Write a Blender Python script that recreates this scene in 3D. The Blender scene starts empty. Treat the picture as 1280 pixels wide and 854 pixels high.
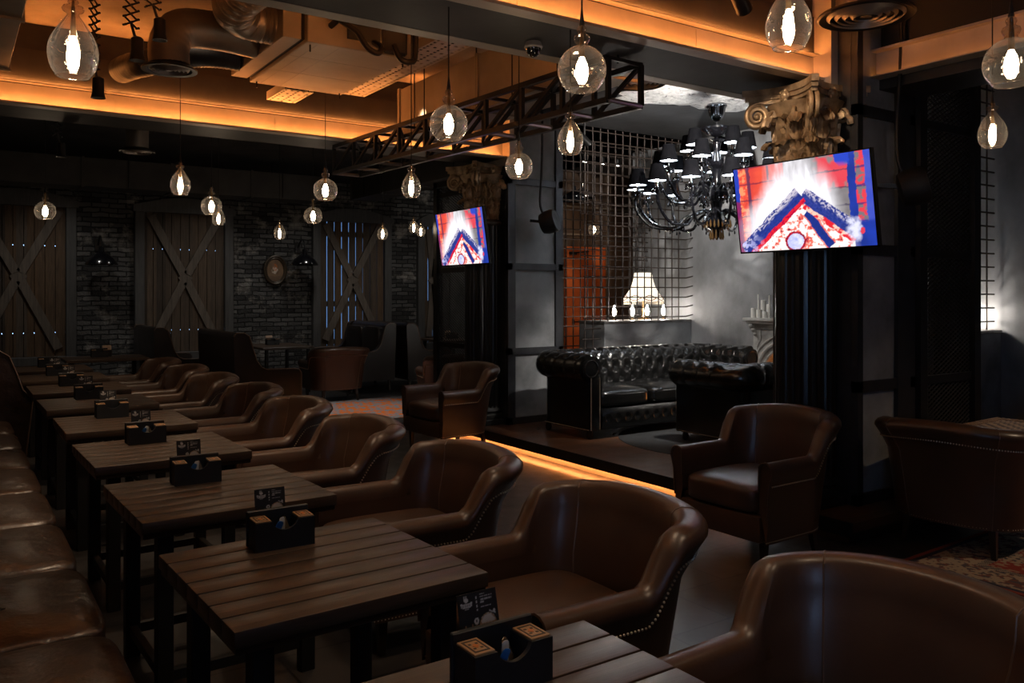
import bpy, bmesh, math, random
import numpy as np
from mathutils import Matrix, Vector
random.seed(7)
PI = math.pi
scn = bpy.context.scene
COL = scn.collection

# ------------------------------------------------------------------ mesh builder
class MB:
    def __init__(self):
        self.v = []; self.f = []; self.xf = Matrix.Identity(4); self.col = None
    def add(self, vs, fs):
        b = len(self.v)
        m = self.xf
        self.v.extend([tuple(m @ Vector(p)) for p in vs])
        self.f.extend([tuple(b + i for i in f) for f in fs])
    def box(self, x0, x1, y0, y1, z0, z1, bev=0.0, seg=1):
        if bev <= 0:
            vs = [(x0,y0,z0),(x1,y0,z0),(x1,y1,z0),(x0,y1,z0),(x0,y0,z1),(x1,y0,z1),(x1,y1,z1),(x0,y1,z1)]
            fs = [(0,3,2,1),(4,5,6,7),(0,1,5,4),(1,2,6,5),(2,3,7,6),(3,0,4,7)]
            self.add(vs, fs); return self
        bm = bmesh.new()
        bmesh.ops.create_cube(bm, size=1.0)
        for v in bm.verts:
            v.co = Vector(((x0+x1)/2 + v.co.x*(x1-x0), (y0+y1)/2 + v.co.y*(y1-y0), (z0+z1)/2 + v.co.z*(z1-z0)))
        bmesh.ops.bevel(bm, geom=bm.edges[:], offset=bev, segments=seg, affect='EDGES', profile=0.5)
        bm.verts.index_update()
        self.add([v.co.copy() for v in bm.verts], [[v.index for v in f.verts] for f in bm.faces])
        bm.free(); return self
    def cushion(self, x0, x1, y0, y1, z0, z1, dome=0.03, n=10, e=6.0, seam=0.0):
        # rounded, slightly domed block
        cx, cy, cz = (x0+x1)/2, (y0+y1)/2, (z0+z1)/2
        hx, hy, hz = (x1-x0)/2, (y1-y0)/2, (z1-z0)/2
        idx = {}; vs = []; fs = []
        def vert(p):
            k = tuple(round(c, 5) for c in p)
            if k not in idx:
                idx[k] = len(vs)
                x, y, z = p
                m = max(abs(x)**1, abs(y), abs(z))
                r = (abs(x)**e + abs(y)**e + abs(z)**e) ** (1/e)
                q = (x/r, y/r, z/r) if r > 0 else p
                d = dome*max(0, 1-q[0]**2)*max(0, 1-q[1]**2)*(1 if q[2] > 0 else 0.2)*abs(q[2])
                vs.append((cx+q[0]*hx, cy+q[1]*hy, cz+q[2]*hz + (d if q[2] > 0 else -d)))
            return idx[k]
        g = [-1+2*i/n for i in range(n+1)]
        for ax in range(3):
            for sgn in (-1, 1):
                for i in range(n):
                    for j in range(n):
                        q = []
                        for (a, b) in ((i,j),(i+1,j),(i+1,j+1),(i,j+1)):
                            p = [0,0,0]; p[ax] = sgn; p[(ax+1)%3] = g[a]; p[(ax+2)%3] = g[b]
                            q.append(vert(tuple(p)))
                        fs.append(q if sgn > 0 else q[::-1])
        self.add(vs, fs); return self
    def grid(self, rings, closed_u=False, closed_v=False, cap0=False, cap1=False):
        # rings: list of lists of points
        n = len(rings); m = len(rings[0])
        vs = [p for r in rings for p in r]; fs = []
        for i in range(n if closed_u else n-1):
            i2 = (i+1) % n
            for j in range(m if closed_v else m-1):
                j2 = (j+1) % m
                fs.append((i*m+j, i*m+j2, i2*m+j2, i2*m+j))
        if cap0: fs.append(tuple(range(m))[::-1])
        if cap1: fs.append(tuple((n-1)*m + j for j in range(m)))
        self.add(vs, fs); return self
    def lathe(self, prof, n=24, c=(0,0,0), a0=0.0, cap=True):
        rings = []
        for r, z in prof:
            rings.append([(c[0]+max(r,1e-5)*math.cos(a0+2*PI*k/n), c[1]+max(r,1e-5)*math.sin(a0+2*PI*k/n), c[2]+z) for k in range(n)])
        return self.grid(rings, closed_v=True, cap0=cap and prof[0][0] > 1e-4, cap1=cap and prof[-1][0] > 1e-4)
    def tube(self, pts, r, n=8, closed=False, cap=True, flat=None):
        P = [Vector(p) for p in pts]; N = len(P)
        R = r if isinstance(r, (list, tuple)) else [r]*N
        T = []
        for i in range(N):
            if closed: t = P[(i+1)%N]-P[i-1]
            else: t = P[min(i+1,N-1)]-P[max(i-1,0)]
            T.append(t.normalized() if t.length > 1e-9 else Vector((0,0,1)))
        up = Vector((0,0,1)) if abs(T[0].z) < 0.9 else Vector((1,0,0))
        a = T[0].cross(up).normalized(); rings = []
        for i in range(N):
            a = (a - T[i]*a.dot(T[i]))
            a = a.normalized() if a.length > 1e-6 else T[i].orthogonal().normalized()
            b = T[i].cross(a)
            fl = flat if flat else 1.0
            rings.append([tuple(P[i] + a*R[i]*math.cos(2*PI*k/n) + b*R[i]*fl*math.sin(2*PI*k/n)) for k in range(n)])
        return self.grid(rings, closed_u=closed, closed_v=True, cap0=cap and not closed, cap1=cap and not closed)
    def bar(self, p, q, w, h=None, up=(0,0,1)):
        p, q = Vector(p), Vector(q); h = h or w
        t = (q-p).normalized(); up = Vector(up)
        if abs(t.dot(up)) > 0.98: up = Vector((1,0,0))
        a = t.cross(up).normalized()*w/2; b = t.cross(a).normalized()*h/2
        vs = [p-a-b, p+a-b, p+a+b, p-a+b, q-a-b, q+a-b, q+a+b, q-a+b]
        fs = [(0,3,2,1),(4,5,6,7),(0,1,5,4),(1,2,6,5),(2,3,7,6),(3,0,4,7)]
        self.add(vs, fs); return self
    def prism(self, poly, d0, d1, axis='y'):
        n = len(poly)
        def pt(a, b, d):
            return (a, d, b) if axis == 'y' else ((d, a, b) if axis == 'x' else (a, b, d))
        vs = [pt(a,b,d0) for a,b in poly] + [pt(a,b,d1) for a,b in poly]
        fs = [tuple(range(n))[::-1], tuple(range(n,2*n))] + [(i,(i+1)%n,n+(i+1)%n,n+i) for i in range(n)]
        self.add(vs, fs); return self
    def ball(self, c, r, n=8, m=6, sz=1.0):
        prof = [(r*math.sin(PI*i/m), -r*sz*math.cos(PI*i/m)) for i in range(m+1)]
        return self.lathe(prof, n, c)
    def build(self, name, mat, parent=None, loc=None, rotz=0.0, angle=35, smooth=True):
        me = bpy.data.meshes.new(name)
        me.from_pydata(self.v, [], self.f)
        bm = bmesh.new(); bm.from_mesh(me)
        bmesh.ops.recalc_face_normals(bm, faces=bm.faces[:])
        bm.to_mesh(me); bm.free()
        if smooth:
            for p in me.polygons: p.use_smooth = True
            me.set_sharp_from_angle(angle=math.radians(angle))
        if mat: me.materials.append(mat)
        o = bpy.data.objects.new(name, me); COL.objects.link(o)
        if parent: o.parent = parent
        if loc: o.location = loc
        if rotz: o.rotation_euler = (0,0,rotz)
        return o

def tag(o, label=None, cat=None, group=None, kind=None):
    if label: o['label'] = label
    if cat: o['category'] = cat
    if group: o['group'] = group
    if kind: o['kind'] = kind
    return o
def thing(name, label, cat, loc=(0,0,0), rotz=0.0, group=None):
    o = bpy.data.objects.new(name, None); COL.objects.link(o)
    o.location = loc; o.rotation_euler = (0,0,rotz); o.empty_display_size = 0.1
    return tag(o, label, cat, group)
def struct(o, label=None): o['kind'] = 'structure'; return tag(o, label)
def dup(o, loc, rotz=None, label=None, parent=None, group=None):
    c = o.copy(); COL.objects.link(c)
    if parent is not None: c.parent = parent
    if loc is not None: c.location = loc
    if rotz is not None: c.rotation_euler = (0,0,rotz)
    if label: c['label'] = label
    if group: c['group'] = group
    for ch in list(o.children): dup(ch, None, None, None, c)
    return c
def smooth01(t): t = max(0.0, min(1.0, t)); return t*t*(3-2*t)

# ------------------------------------------------------------------ materials
def mat(name, base=(.5,.5,.5), rough=.5, metal=0.0, spec=.5, coat=0.0, emit=None, es=0.0):
    m = bpy.data.materials.new(name); m.use_nodes = True
    b = m.node_tree.nodes['Principled BSDF']
    b.inputs['Base Color'].default_value = (*base, 1); b.inputs['Roughness'].default_value = rough
    b.inputs['Metallic'].default_value = metal; b.inputs['Specular IOR Level'].default_value = spec
    b.inputs['Coat Weight'].default_value = coat; b.inputs['Coat Roughness'].default_value = .22
    if emit: b.inputs['Emission Color'].default_value = (*emit,1); b.inputs['Emission Strength'].default_value = es
    return m
def nn(m, t, **kw):
    n = m.node_tree.nodes.new(t)
    for k, v in kw.items():
        if k in n.inputs: n.inputs[k].default_value = v
        else: setattr(n, k, v)
    return n
def lk(m, a, b): m.node_tree.links.new(a, b)
def bsdf(m): return m.node_tree.nodes['Principled BSDF']
def coords(m, scale=(1,1,1), kind='Object', rot=(0,0,0)):
    tc = nn(m, 'ShaderNodeTexCoord'); mp = nn(m, 'ShaderNodeMapping')
    mp.inputs['Scale'].default_value = scale; mp.inputs['Rotation'].default_value = rot
    lk(m, tc.outputs[kind], mp.inputs['Vector']); return mp.outputs['Vector']
def ramp(m, fac, stops):
    r = nn(m, 'ShaderNodeValToRGB'); e = r.color_ramp.elements
    while len(e) < len(stops): e.new(0.5)
    for i, (p, c) in enumerate(stops): e[i].position = p; e[i].color = (*c, 1)
    lk(m, fac, r.inputs['Fac']); return r.outputs['Color']
def noise(m, vec, scale=5, detail=4, rough=.55, dist=0.0):
    n = nn(m, 'ShaderNodeTexNoise', Scale=scale, Detail=detail, Roughness=rough, Distortion=dist)
    lk(m, vec, n.inputs['Vector']); return n.outputs['Fac']
def bump(m, h, strength=.3, dist=.01):
    b = nn(m, 'ShaderNodeBump', Strength=strength, Distance=dist)
    lk(m, h, b.inputs['Height']); lk(m, b.outputs['Normal'], bsdf(m).inputs['Normal'])
def mottled(name, c0, c1, rough, scale=4, bs=.2, bd=.004, metal=0, coat=0, detail=6, r2=None, bscale=None, spec=.5, stretch=(1,1,1), kind='Object'):
    m = mat(name, c0, rough, metal, spec, coat)
    v = coords(m, stretch, kind); f = noise(m, v, scale, detail)
    lk(m, ramp(m, f, [(.3, c0), (.7, c1)]), bsdf(m).inputs['Base Color'])
    if r2 is not None:
        rr = nn(m, 'ShaderNodeMapRange'); rr.inputs['From Min'].default_value = .3; rr.inputs['From Max'].default_value = .7
        rr.inputs['To Min'].default_value = rough; rr.inputs['To Max'].default_value = r2
        lk(m, f, rr.inputs['Value']); lk(m, rr.outputs['Result'], bsdf(m).inputs['Roughness'])
    g = noise(m, v, bscale or scale*8, 4)
    bump(m, g, bs, bd); return m

LEATHER = mottled('brown_leather', (.052,.026,.015), (.084,.043,.025), .33, 3, .25, .002, coat=.18, r2=.44, bscale=90)
LEATHER_DK = mottled('dark_brown_leather', (.028,.015,.009), (.048,.026,.016), .26, 3, .55, .02, coat=.15, r2=.36, bscale=9, spec=.7)
LEATHER_HB = mottled('blackish_leather', (.012,.008,.007), (.020,.013,.010), .28, 3, .25, .003, coat=.25, r2=.36, bscale=60)
LEATHER_BK = mottled('black_leather', (.005,.005,.005), (.010,.0095,.009), .16, 3, .2, .002, coat=.5, r2=.26, bscale=70)
STUD = mat('brass_studs', (.75,.64,.50), .35, .8)
SEAM = mat('leather_piping', (.12,.075,.05), .4)
LEGWOOD = mat('dark_leg_wood', (.02,.012,.008), .35)
BLACKMETAL = mottled('black_steel', (.018,.0175,.018), (.034,.032,.031), .38, 6, .1, .002, metal=.6)
MESHM = mottled('screen_steel', (.06,.056,.053), (.10,.094,.09), .38, 6, .1, .002, metal=.7)
STEEL = mottled('grey_steel', (.045,.046,.05), (.07,.07,.075), .45, 6, .1, .002, metal=.7)
DARKPAINT = mat('matte_black', (.008,.008,.008), .6)
CORD = mat('black_cord', (.006,.006,.006), .6)
CHROME = mat('black_chrome', (.25,.26,.28), .12, 1)
BLKGLOSS = mat('black_glass', (.006,.006,.008), .08, 0, .8, .6)

def wood(name, c0, c1, rough, axis='x', scale=1.0, bs=.35):
    m = mat(name, c0, rough)
    st = {'x': (1.2,14,14), 'y': (14,1.2,14), 'z': (14,14,1.2)}[axis]
    v = coords(m, tuple(s*scale for s in st))
    f = noise(m, v, 2.2, 8, .65, .6)
    lk(m, ramp(m, f, [(.28, c0), (.5, tuple((a+b)/2 for a,b in zip(c0,c1))), (.72, c1)]), bsdf(m).inputs['Base Color'])
    bump(m, f, bs, .004); return m
TABLEWOOD = wood('dark_table_wood', (.034,.022,.015), (.085,.055,.037), .35)
BARNWOOD = wood('weathered_barn_wood', (.045,.034,.025), (.13,.10,.075), .75, 'z')
def plank_tint(m, width):
    tc = nn(m, 'ShaderNodeTexCoord'); sx = nn(m, 'ShaderNodeSeparateXYZ'); lk(m, tc.outputs['Object'], sx.inputs[0])
    mu = nn(m, 'ShaderNodeMath', operation='MULTIPLY'); lk(m, sx.outputs['X'], mu.inputs[0]); mu.inputs[1].default_value = 1/width
    fl = nn(m, 'ShaderNodeMath', operation='FLOOR'); lk(m, mu.outputs[0], fl.inputs[0])
    wn = nn(m, 'ShaderNodeTexWhiteNoise', noise_dimensions='1D'); lk(m, fl.outputs[0], wn.inputs['W'])
    src = bsdf(m).inputs['Base Color'].links[0].from_socket
    mx = nn(m, 'ShaderNodeMixRGB', blend_type='MULTIPLY'); mx.inputs['Fac'].default_value = 1
    lk(m, src, mx.inputs[1]); lk(m, ramp(m, wn.outputs['Value'], [(0,(.55,.52,.5)),(.35,(1.0,.92,.85)),(.6,(1.25,.95,.65)),(1,(1.0,1.05,1.1))]), mx.inputs[2])
    lk(m, mx.outputs[0], bsdf(m).inputs['Base Color'])
plank_tint(BARNWOOD, .1453)
BARNBRACE = wood('brace_wood', (.075,.06,.048), (.18,.145,.115), .75, 'z')
FRAMEWOOD = wood('frame_wood', (.05,.049,.049), (.095,.092,.09), .6, 'z')
ROOMWOOD = wood('dark_panel_wood', (.05,.03,.02), (.12,.075,.05), .5, 'z')

def m_floor():
    m = mat('slate_floor', (.05,.05,.05), .3)
    v = coords(m, (1,1,1))
    br = nn(m, 'ShaderNodeTexBrick', Scale=1.0); br.offset = .5; br.inputs['Brick Width'].default_value = .8
    br.inputs['Row Height'].default_value = .4; br.inputs['Mortar Size'].default_value = .006
    br.inputs['Color1'].default_value = (.050,.046,.044,1); br.inputs['Color2'].default_value = (.034,.031,.030,1); br.inputs['Mortar'].default_value = (.012,.012,.012,1)
    lk(m, v, br.inputs['Vector'])
    f = noise(m, v, 6, 8, .65)
    mx = nn(m, 'ShaderNodeMixRGB', blend_type='MULTIPLY'); mx.inputs['Fac'].default_value = .8
    lk(m, br.outputs['Color'], mx.inputs[1]); lk(m, ramp(m, f, [(.3,(.75,.75,.75)),(.7,(1.2,1.17,1.15))]), mx.inputs[2])
    lk(m, mx.outputs[0], bsdf(m).inputs['Base Color'])
    lk(m, ramp(m, f, [(.3,(.28,)*3),(.75,(.45,)*3)]), bsdf(m).inputs['Roughness'])
    bump(m, f, .08, .005); return m
FLOOR = m_floor()
def m_plat():
    m = mat('worn_platform_boards', (.1,.06,.035), .3)
    v = coords(m, (1,1,1))
    br = nn(m, 'ShaderNodeTexBrick', Scale=1.0); br.inputs['Brick Width'].default_value = 1.8; br.inputs['Row Height'].default_value = .16
    br.inputs['Mortar Size'].default_value = .002
    br.inputs['Color1'].default_value = (.13,.060,.032,1); br.inputs['Color2'].default_value = (.065,.032,.019,1); br.inputs['Mortar'].default_value = (.02,.015,.01,1)
    lk(m, v, br.inputs['Vector'])
    f = noise(m, v, 3.2, 8, .7)
    mx = nn(m, 'ShaderNodeMixRGB', blend_type='MULTIPLY'); mx.inputs['Fac'].default_value = .9
    lk(m, br.outputs['Color'], mx.inputs[1]); lk(m, ramp(m, f, [(.3,(.4,.4,.42)),(.7,(1.4,1.3,1.2))]), mx.inputs[2])
    lk(m, mx.outputs[0], bsdf(m).inputs['Base Color'])
    lk(m, ramp(m, f, [(.3,(.25,)*3),(.75,(.5,)*3)]), bsdf(m).inputs['Roughness'])
    bump(m, f, .1, .01); return m
PLAT = m_plat()
CONCRETE = mottled('grey_concrete', (.075,.075,.078), (.37,.37,.38), .68, 1.3, .3, .012, detail=14, bscale=14, stretch=(1,1,.7))
CONCRETE2 = mottled('panel_concrete', (.12,.122,.125), (.34,.343,.346), .7, 2.4, .2, .006, detail=10, bscale=30)
CEIL = mottled('stained_ceiling_board', (.26,.20,.14), (.48,.38,.28), .8, 2.2, .3, .01, detail=12, bscale=26)
CEILDK = mottled('grey_ceiling_plaster', (.030,.030,.031), (.062,.062,.064), .8, 2.5, .3, .01, detail=8)
def m_plaster():
    m = mat('rough_white_plaster', (.75,.74,.72), .85)
    v = coords(m)
    n1 = nn(m, 'ShaderNodeTexNoise', Scale=7, Detail=10, Roughness=.7, Distortion=1.6); lk(m, v, n1.inputs['Vector'])
    lk(m, ramp(m, n1.outputs['Fac'], [(.36,(.10,.10,.10)),(.44,(.62,.61,.6)),(.6,(.85,.84,.82))]), bsdf(m).inputs['Base Color'])
    bump(m, n1.outputs['Fac'], .9, .05); return m
PLASTER = m_plaster()
DUCT = mottled('galvanised_duct', (.20,.17,.14), (.34,.29,.24), .42, 3, .1, .004, metal=.75)
DUCTBOX = mottled('insulated_duct', (.28,.23,.17), (.42,.35,.27), .5, 2, .12, .004, metal=.35)
GIRDER = mottled('channel_steel', (.42,.35,.28), (.58,.5,.42), .45, 3, .12, .003, metal=.25)
DARKBEAM = mottled('dark_beam_cladding', (.018,.0175,.017), (.042,.040,.038), .55, 4, .2, .004)
def m_brick():
    m = mat('dark_painted_brick', (.03,.03,.03), .8)
    tc = nn(m, 'ShaderNodeTexCoord'); sx = nn(m, 'ShaderNodeSeparateXYZ'); cx = nn(m, 'ShaderNodeCombineXYZ')
    lk(m, tc.outputs['Object'], sx.inputs[0]); lk(m, sx.outputs['X'], cx.inputs['X']); lk(m, sx.outputs['Z'], cx.inputs['Y'])
    v = cx.outputs[0]
    d = nn(m, 'ShaderNodeTexNoise', Scale=6, Detail=3); lk(m, v, d.inputs['Vector'])
    ad = nn(m, 'ShaderNodeVectorMath', operation='MULTIPLY_ADD'); lk(m, d.outputs['Color'], ad.inputs[0]); ad.inputs[1].default_value = (.05,.05,0); lk(m, v, ad.inputs[2])
    br = nn(m, 'ShaderNodeTexBrick', Scale=1.0); br.inputs['Brick Width'].default_value = .26; br.inputs['Row Height'].default_value = .08
    br.inputs['Mortar Size'].default_value = .012; br.inputs['Mortar Smooth'].default_value = .3
    br.inputs['Color1'].default_value = (.13,.126,.122,1); br.inputs['Color2'].default_value = (.022,.021,.021,1); br.inputs['Mortar'].default_value = (.010,.010,.010,1)
    lk(m, ad.outputs[0], br.inputs['Vector'])
    f = noise(m, v, 2.2, 8, .7)
    mx = nn(m, 'ShaderNodeMixRGB', blend_type='ADD'); mx.inputs['Fac'].default_value = 1
    lk(m, br.outputs['Color'], mx.inputs[1]); lk(m, ramp(m, f, [(.54,(0,0,0)),(.66,(.22,.20,.175))]), mx.inputs[2])
    lk(m, mx.outputs[0], bsdf(m).inputs['Base Color'])
    inv = nn(m, 'ShaderNodeMath', operation='SUBTRACT'); inv.inputs[0].default_value = 1.0; lk(m, br.outputs['Fac'], inv.inputs[1])
    ff = noise(m, v, 30, 5)
    a2 = nn(m, 'ShaderNodeMath', operation='MULTIPLY_ADD'); lk(m, ff, a2.inputs[0]); a2.inputs[1].default_value = .5; lk(m, inv.outputs[0], a2.inputs[2])
    bump(m, a2.outputs[0], 1.0, .045); return m
BRICK = m_brick()
def emis(name, c, s):
    m = bpy.data.materials.new(name); m.use_nodes = True; nt = m.node_tree
    nt.nodes.remove(nt.nodes['Principled BSDF'])
    e = nt.nodes.new('ShaderNodeEmission'); e.inputs['Color'].default_value = (*c,1); e.inputs['Strength'].default_value = s
    nt.links.new(e.outputs[0], nt.nodes['Material Output'].inputs['Surface']); return m
LED = emis('amber_led', (1,.33,.075), 70)
LEDSTEP = emis('amber_step_led', (1,.34,.09), 95)
LEDTOP = emis('amber_top_led', (1,.33,.075), 130)
LEDSIDE = emis('amber_dim_led', (1,.33,.06), 7)
BULB = emis('warm_bulb', (1,.80,.58), 48)
BULBW = emis('white_bulb', (1,.92,.82), 110)
CHBULB = emis('cool_candle_bulb', (.80,.90,1.0), 75)
SPOTLENS = emis('spot_lens', (1,.97,.92), 25)
def m_glass(name, tint, gl=.75, haze=.015):
    m = bpy.data.materials.new(name); m.use_nodes = True; nt = m.node_tree
    nt.nodes.remove(nt.nodes['Principled BSDF'])
    t = nt.nodes.new('ShaderNodeBsdfTransparent'); t.inputs['Color'].default_value = (*tint,1)
    g = nt.nodes.new('ShaderNodeBsdfGlossy'); g.inputs['Roughness'].default_value = .06; g.inputs['Color'].default_value = (1,.95,.9,1)
    lw = nt.nodes.new('ShaderNodeLayerWeight'); lw.inputs['Blend'].default_value = .35
    mul = nt.nodes.new('ShaderNodeMath'); mul.operation = 'MULTIPLY_ADD'; mul.inputs[1].default_value = gl; mul.inputs[2].default_value = .035
    nt.links.new(lw.outputs['Facing'], mul.inputs[0])
    n = nt.nodes.new('ShaderNodeTexNoise'); n.inputs['Scale'].default_value = 28; n.inputs['Detail'].default_value = 2
    tc = nt.nodes.new('ShaderNodeTexCoord'); nt.links.new(tc.outputs['Object'], n.inputs['Vector'])
    b = nt.nodes.new('ShaderNodeBump'); b.inputs['Strength'].default_value = .35; b.inputs['Distance'].default_value = .01
    nt.links.new(n.outputs['Fac'], b.inputs['Height']); nt.links.new(b.outputs['Normal'], g.inputs['Normal'])
    mx = nt.nodes.new('ShaderNodeMixShader')
    nt.links.new(mul.outputs[0], mx.inputs[0]); nt.links.new(t.outputs[0], mx.inputs[1]); nt.links.new(g.outputs[0], mx.inputs[2])
    tr = nt.nodes.new('ShaderNodeBsdfTranslucent'); tr.inputs['Color'].default_value = (.95,.88,.80,1)
    df = nt.nodes.new('ShaderNodeBsdfDiffuse'); df.inputs['Color'].default_value = (.95,.9,.84,1)
    ad = nt.nodes.new('ShaderNodeMixShader'); ad.inputs[0].default_value = .5
    nt.links.new(tr.outputs[0], ad.inputs[1]); nt.links.new(df.outputs[0], ad.inputs[2])
    hz = nt.nodes.new('ShaderNodeMath'); hz.operation = 'MULTIPLY_ADD'; hz.inputs[1].default_value = haze*2.2; hz.inputs[2].default_value = haze*.4
    nt.links.new(lw.outputs['Facing'], hz.inputs[0])
    m2 = nt.nodes.new('ShaderNodeMixShader'); nt.links.new(hz.outputs[0], m2.inputs[0])
    nt.links.new(mx.outputs[0], m2.inputs[1]); nt.links.new(ad.outputs[0], m2.inputs[2])
    nt.links.new(m2.outputs[0], nt.nodes['Material Output'].inputs['Surface']); return m
GLASS = m_glass('amber_tinted_glass', (.93,.87,.80))
def vcol_mat(name, rough=.8, emit=0.0, attr='pattern'):
    m = mat(name, (1,1,1), rough)
    a = nn(m, 'ShaderNodeVertexColor'); a.layer_name = attr
    if emit:
        bsdf(m).inputs['Base Color'].default_value = (0,0,0,1)
        lk(m, a.outputs['Color'], bsdf(m).inputs['Emission Color']); bsdf(m).inputs['Emission Strength'].default_value = emit
        bsdf(m).inputs['Roughness'].default_value = .3
    else: lk(m, a.outputs['Color'], bsdf(m).inputs['Base Color'])
    return m
def paint(o, fn, attr='pattern'):
    me = o.data; a = me.color_attributes.new(attr, 'FLOAT_COLOR', 'POINT')
    for i, v in enumerate(me.vertices): a.data[i].color = (*fn(v.co), 1)

def clamp(c): return tuple(max(0.0, min(1.0, q)) for q in c)
def mixc(a, b, t): return tuple(p+(q-p)*t for p, q in zip(a, b))
def hashn(x, y): 
    s = math.sin(x*127.1+y*311.7)*43758.5453; return s-math.floor(s)
def vnoise(x, y):
    xi, yi = math.floor(x), math.floor(y); fx, fy = x-xi, y-yi; fx = fx*fx*(3-2*fx); fy = fy*fy*(3-2*fy)
    return (hashn(xi,yi)*(1-fx)+hashn(xi+1,yi)*fx)*(1-fy)+(hashn(xi,yi+1)*(1-fx)+hashn(xi+1,yi+1)*fx)*fy
def fbm(x, y): return .55*vnoise(x,y)+.28*vnoise(2.1*x+5,2.1*y)+.17*vnoise(4.3*x,4.3*y+9)

# ================================================================== ROOM SHELL
ZC = 3.75; PZ = 0.16
struct(MB().box(-.8, 11.6, -3.2, 15.3, -.1, 0).build('floor', FLOOR))
o = MB().box(4.78, 8.5, 3.2, 8.36, 0.0, PZ-.06); o.box(4.70, 8.5, 3.12, 8.40, PZ-.06, PZ); o.box(6.45, 11.5, 8.40, 11.3, 0, PZ)
struct(o.build('floor_platform', PLAT))
struct(MB().box(4.685, 4.70, 3.12, 8.35, PZ-.09, PZ+.004).build('trim_1', BLACKMETAL))          # nosing of the platform
struct(MB().box(-.8, 11.6, -3.2, 15.3, ZC, ZC+.15).build('ceiling', CEIL))
struct(MB().box(5.1, 11.5, 3.3, 11.3, ZC-.03, ZC).build('ceiling_lounge', CEILDK))
struct(MB().box(-.8, 8.7, 8.15, 15.0, ZC-.03, ZC).build('ceiling_rear', CEILDK))
struct(MB().box(-.95,-.8,-3.2,-2.3,0,ZC).box(-.95,-.8,-.9,15.3,0,ZC).box(-.95,-.8,-2.3,-.9,0,1.0).box(-.95,-.8,-2.3,-.9,2.7,ZC).build('wall_left', CONCRETE2))
wn_ = thing('window_5', None, None); wn_['kind'] = 'structure'  # unseen window, added to let light in and tint the nearest chairs blue
MB().box(-.93,-.82,-2.3,-2.23,1.0,2.7).box(-.93,-.82,-.97,-.9,1.0,2.7).box(-.93,-.82,-2.23,-.97,1.0,1.07).box(-.93,-.82,-2.23,-.97,2.63,2.7).box(-.92,-.84,-1.625,-1.575,1.07,2.63).build('window_frame', FRAMEWOOD, wn_)
MB().box(-.89,-.883,-2.23,-.97,1.07,2.63).build('window_pane', m_glass('window_glass', (.97,.98,1), .4, .0), wn_)
struct(MB().box(-.8, 8.6, -3.35, -3.2, 0, ZC).build('wall_near', CONCRETE2))
struct(MB().box(8.5, 8.7, -3.2, 9.31, 0, ZC).build('wall_right', CONCRETE))
struct(MB().box(8.6, 11.6, 11.3, 11.5, 0, ZC).build('wall_far_room', ROOMWOOD))
struct(MB().box(8.6, 8.75, 11.5, 15.3, 0, ZC).build('wall_partition', CONCRETE2))
struct(MB().box(11.5, 11.65, 9.0, 11.5, 0, ZC).build('wall_far_side', ROOMWOOD))
struct(MB().box(8.7, 11.6, 9.16, 9.31, 0, ZC).build('wall_far_near', ROOMWOOD))
struct(MB().box(8.6, 11.5, 11.27, 11.3, 2.62, 2.65).box(8.6, 11.5, 11.27, 11.3, 3.1, 3.13).box(9.7,9.73,11.27,11.3,PZ,ZC).box(10.4,10.43,11.27,11.3,PZ,ZC).build('trim_2', mat('pale_batten', (.22,.18,.14), .5)))

# back brick wall with four window openings
WIN = [(.10,1.70), (2.56,4.17), (5.63,7.24), (7.83,8.55)]
ZB, ZT, ZA = 0.62, 2.98, 3.06
w = MB(); xs = [-.8] + [c for a in WIN for c in a] + [8.6]
for i in range(0, len(xs)-1, 2): w.box(xs[i], xs[i+1], 15.0, 15.3, 0, ZC)
for a, b in WIN: w.box(a, b, 15.0, 15.3, 0, ZB); w.box(a, b, 15.0, 15.3, ZA, ZC)
struct(w.build('wall_back', BRICK, smooth=False))

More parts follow.
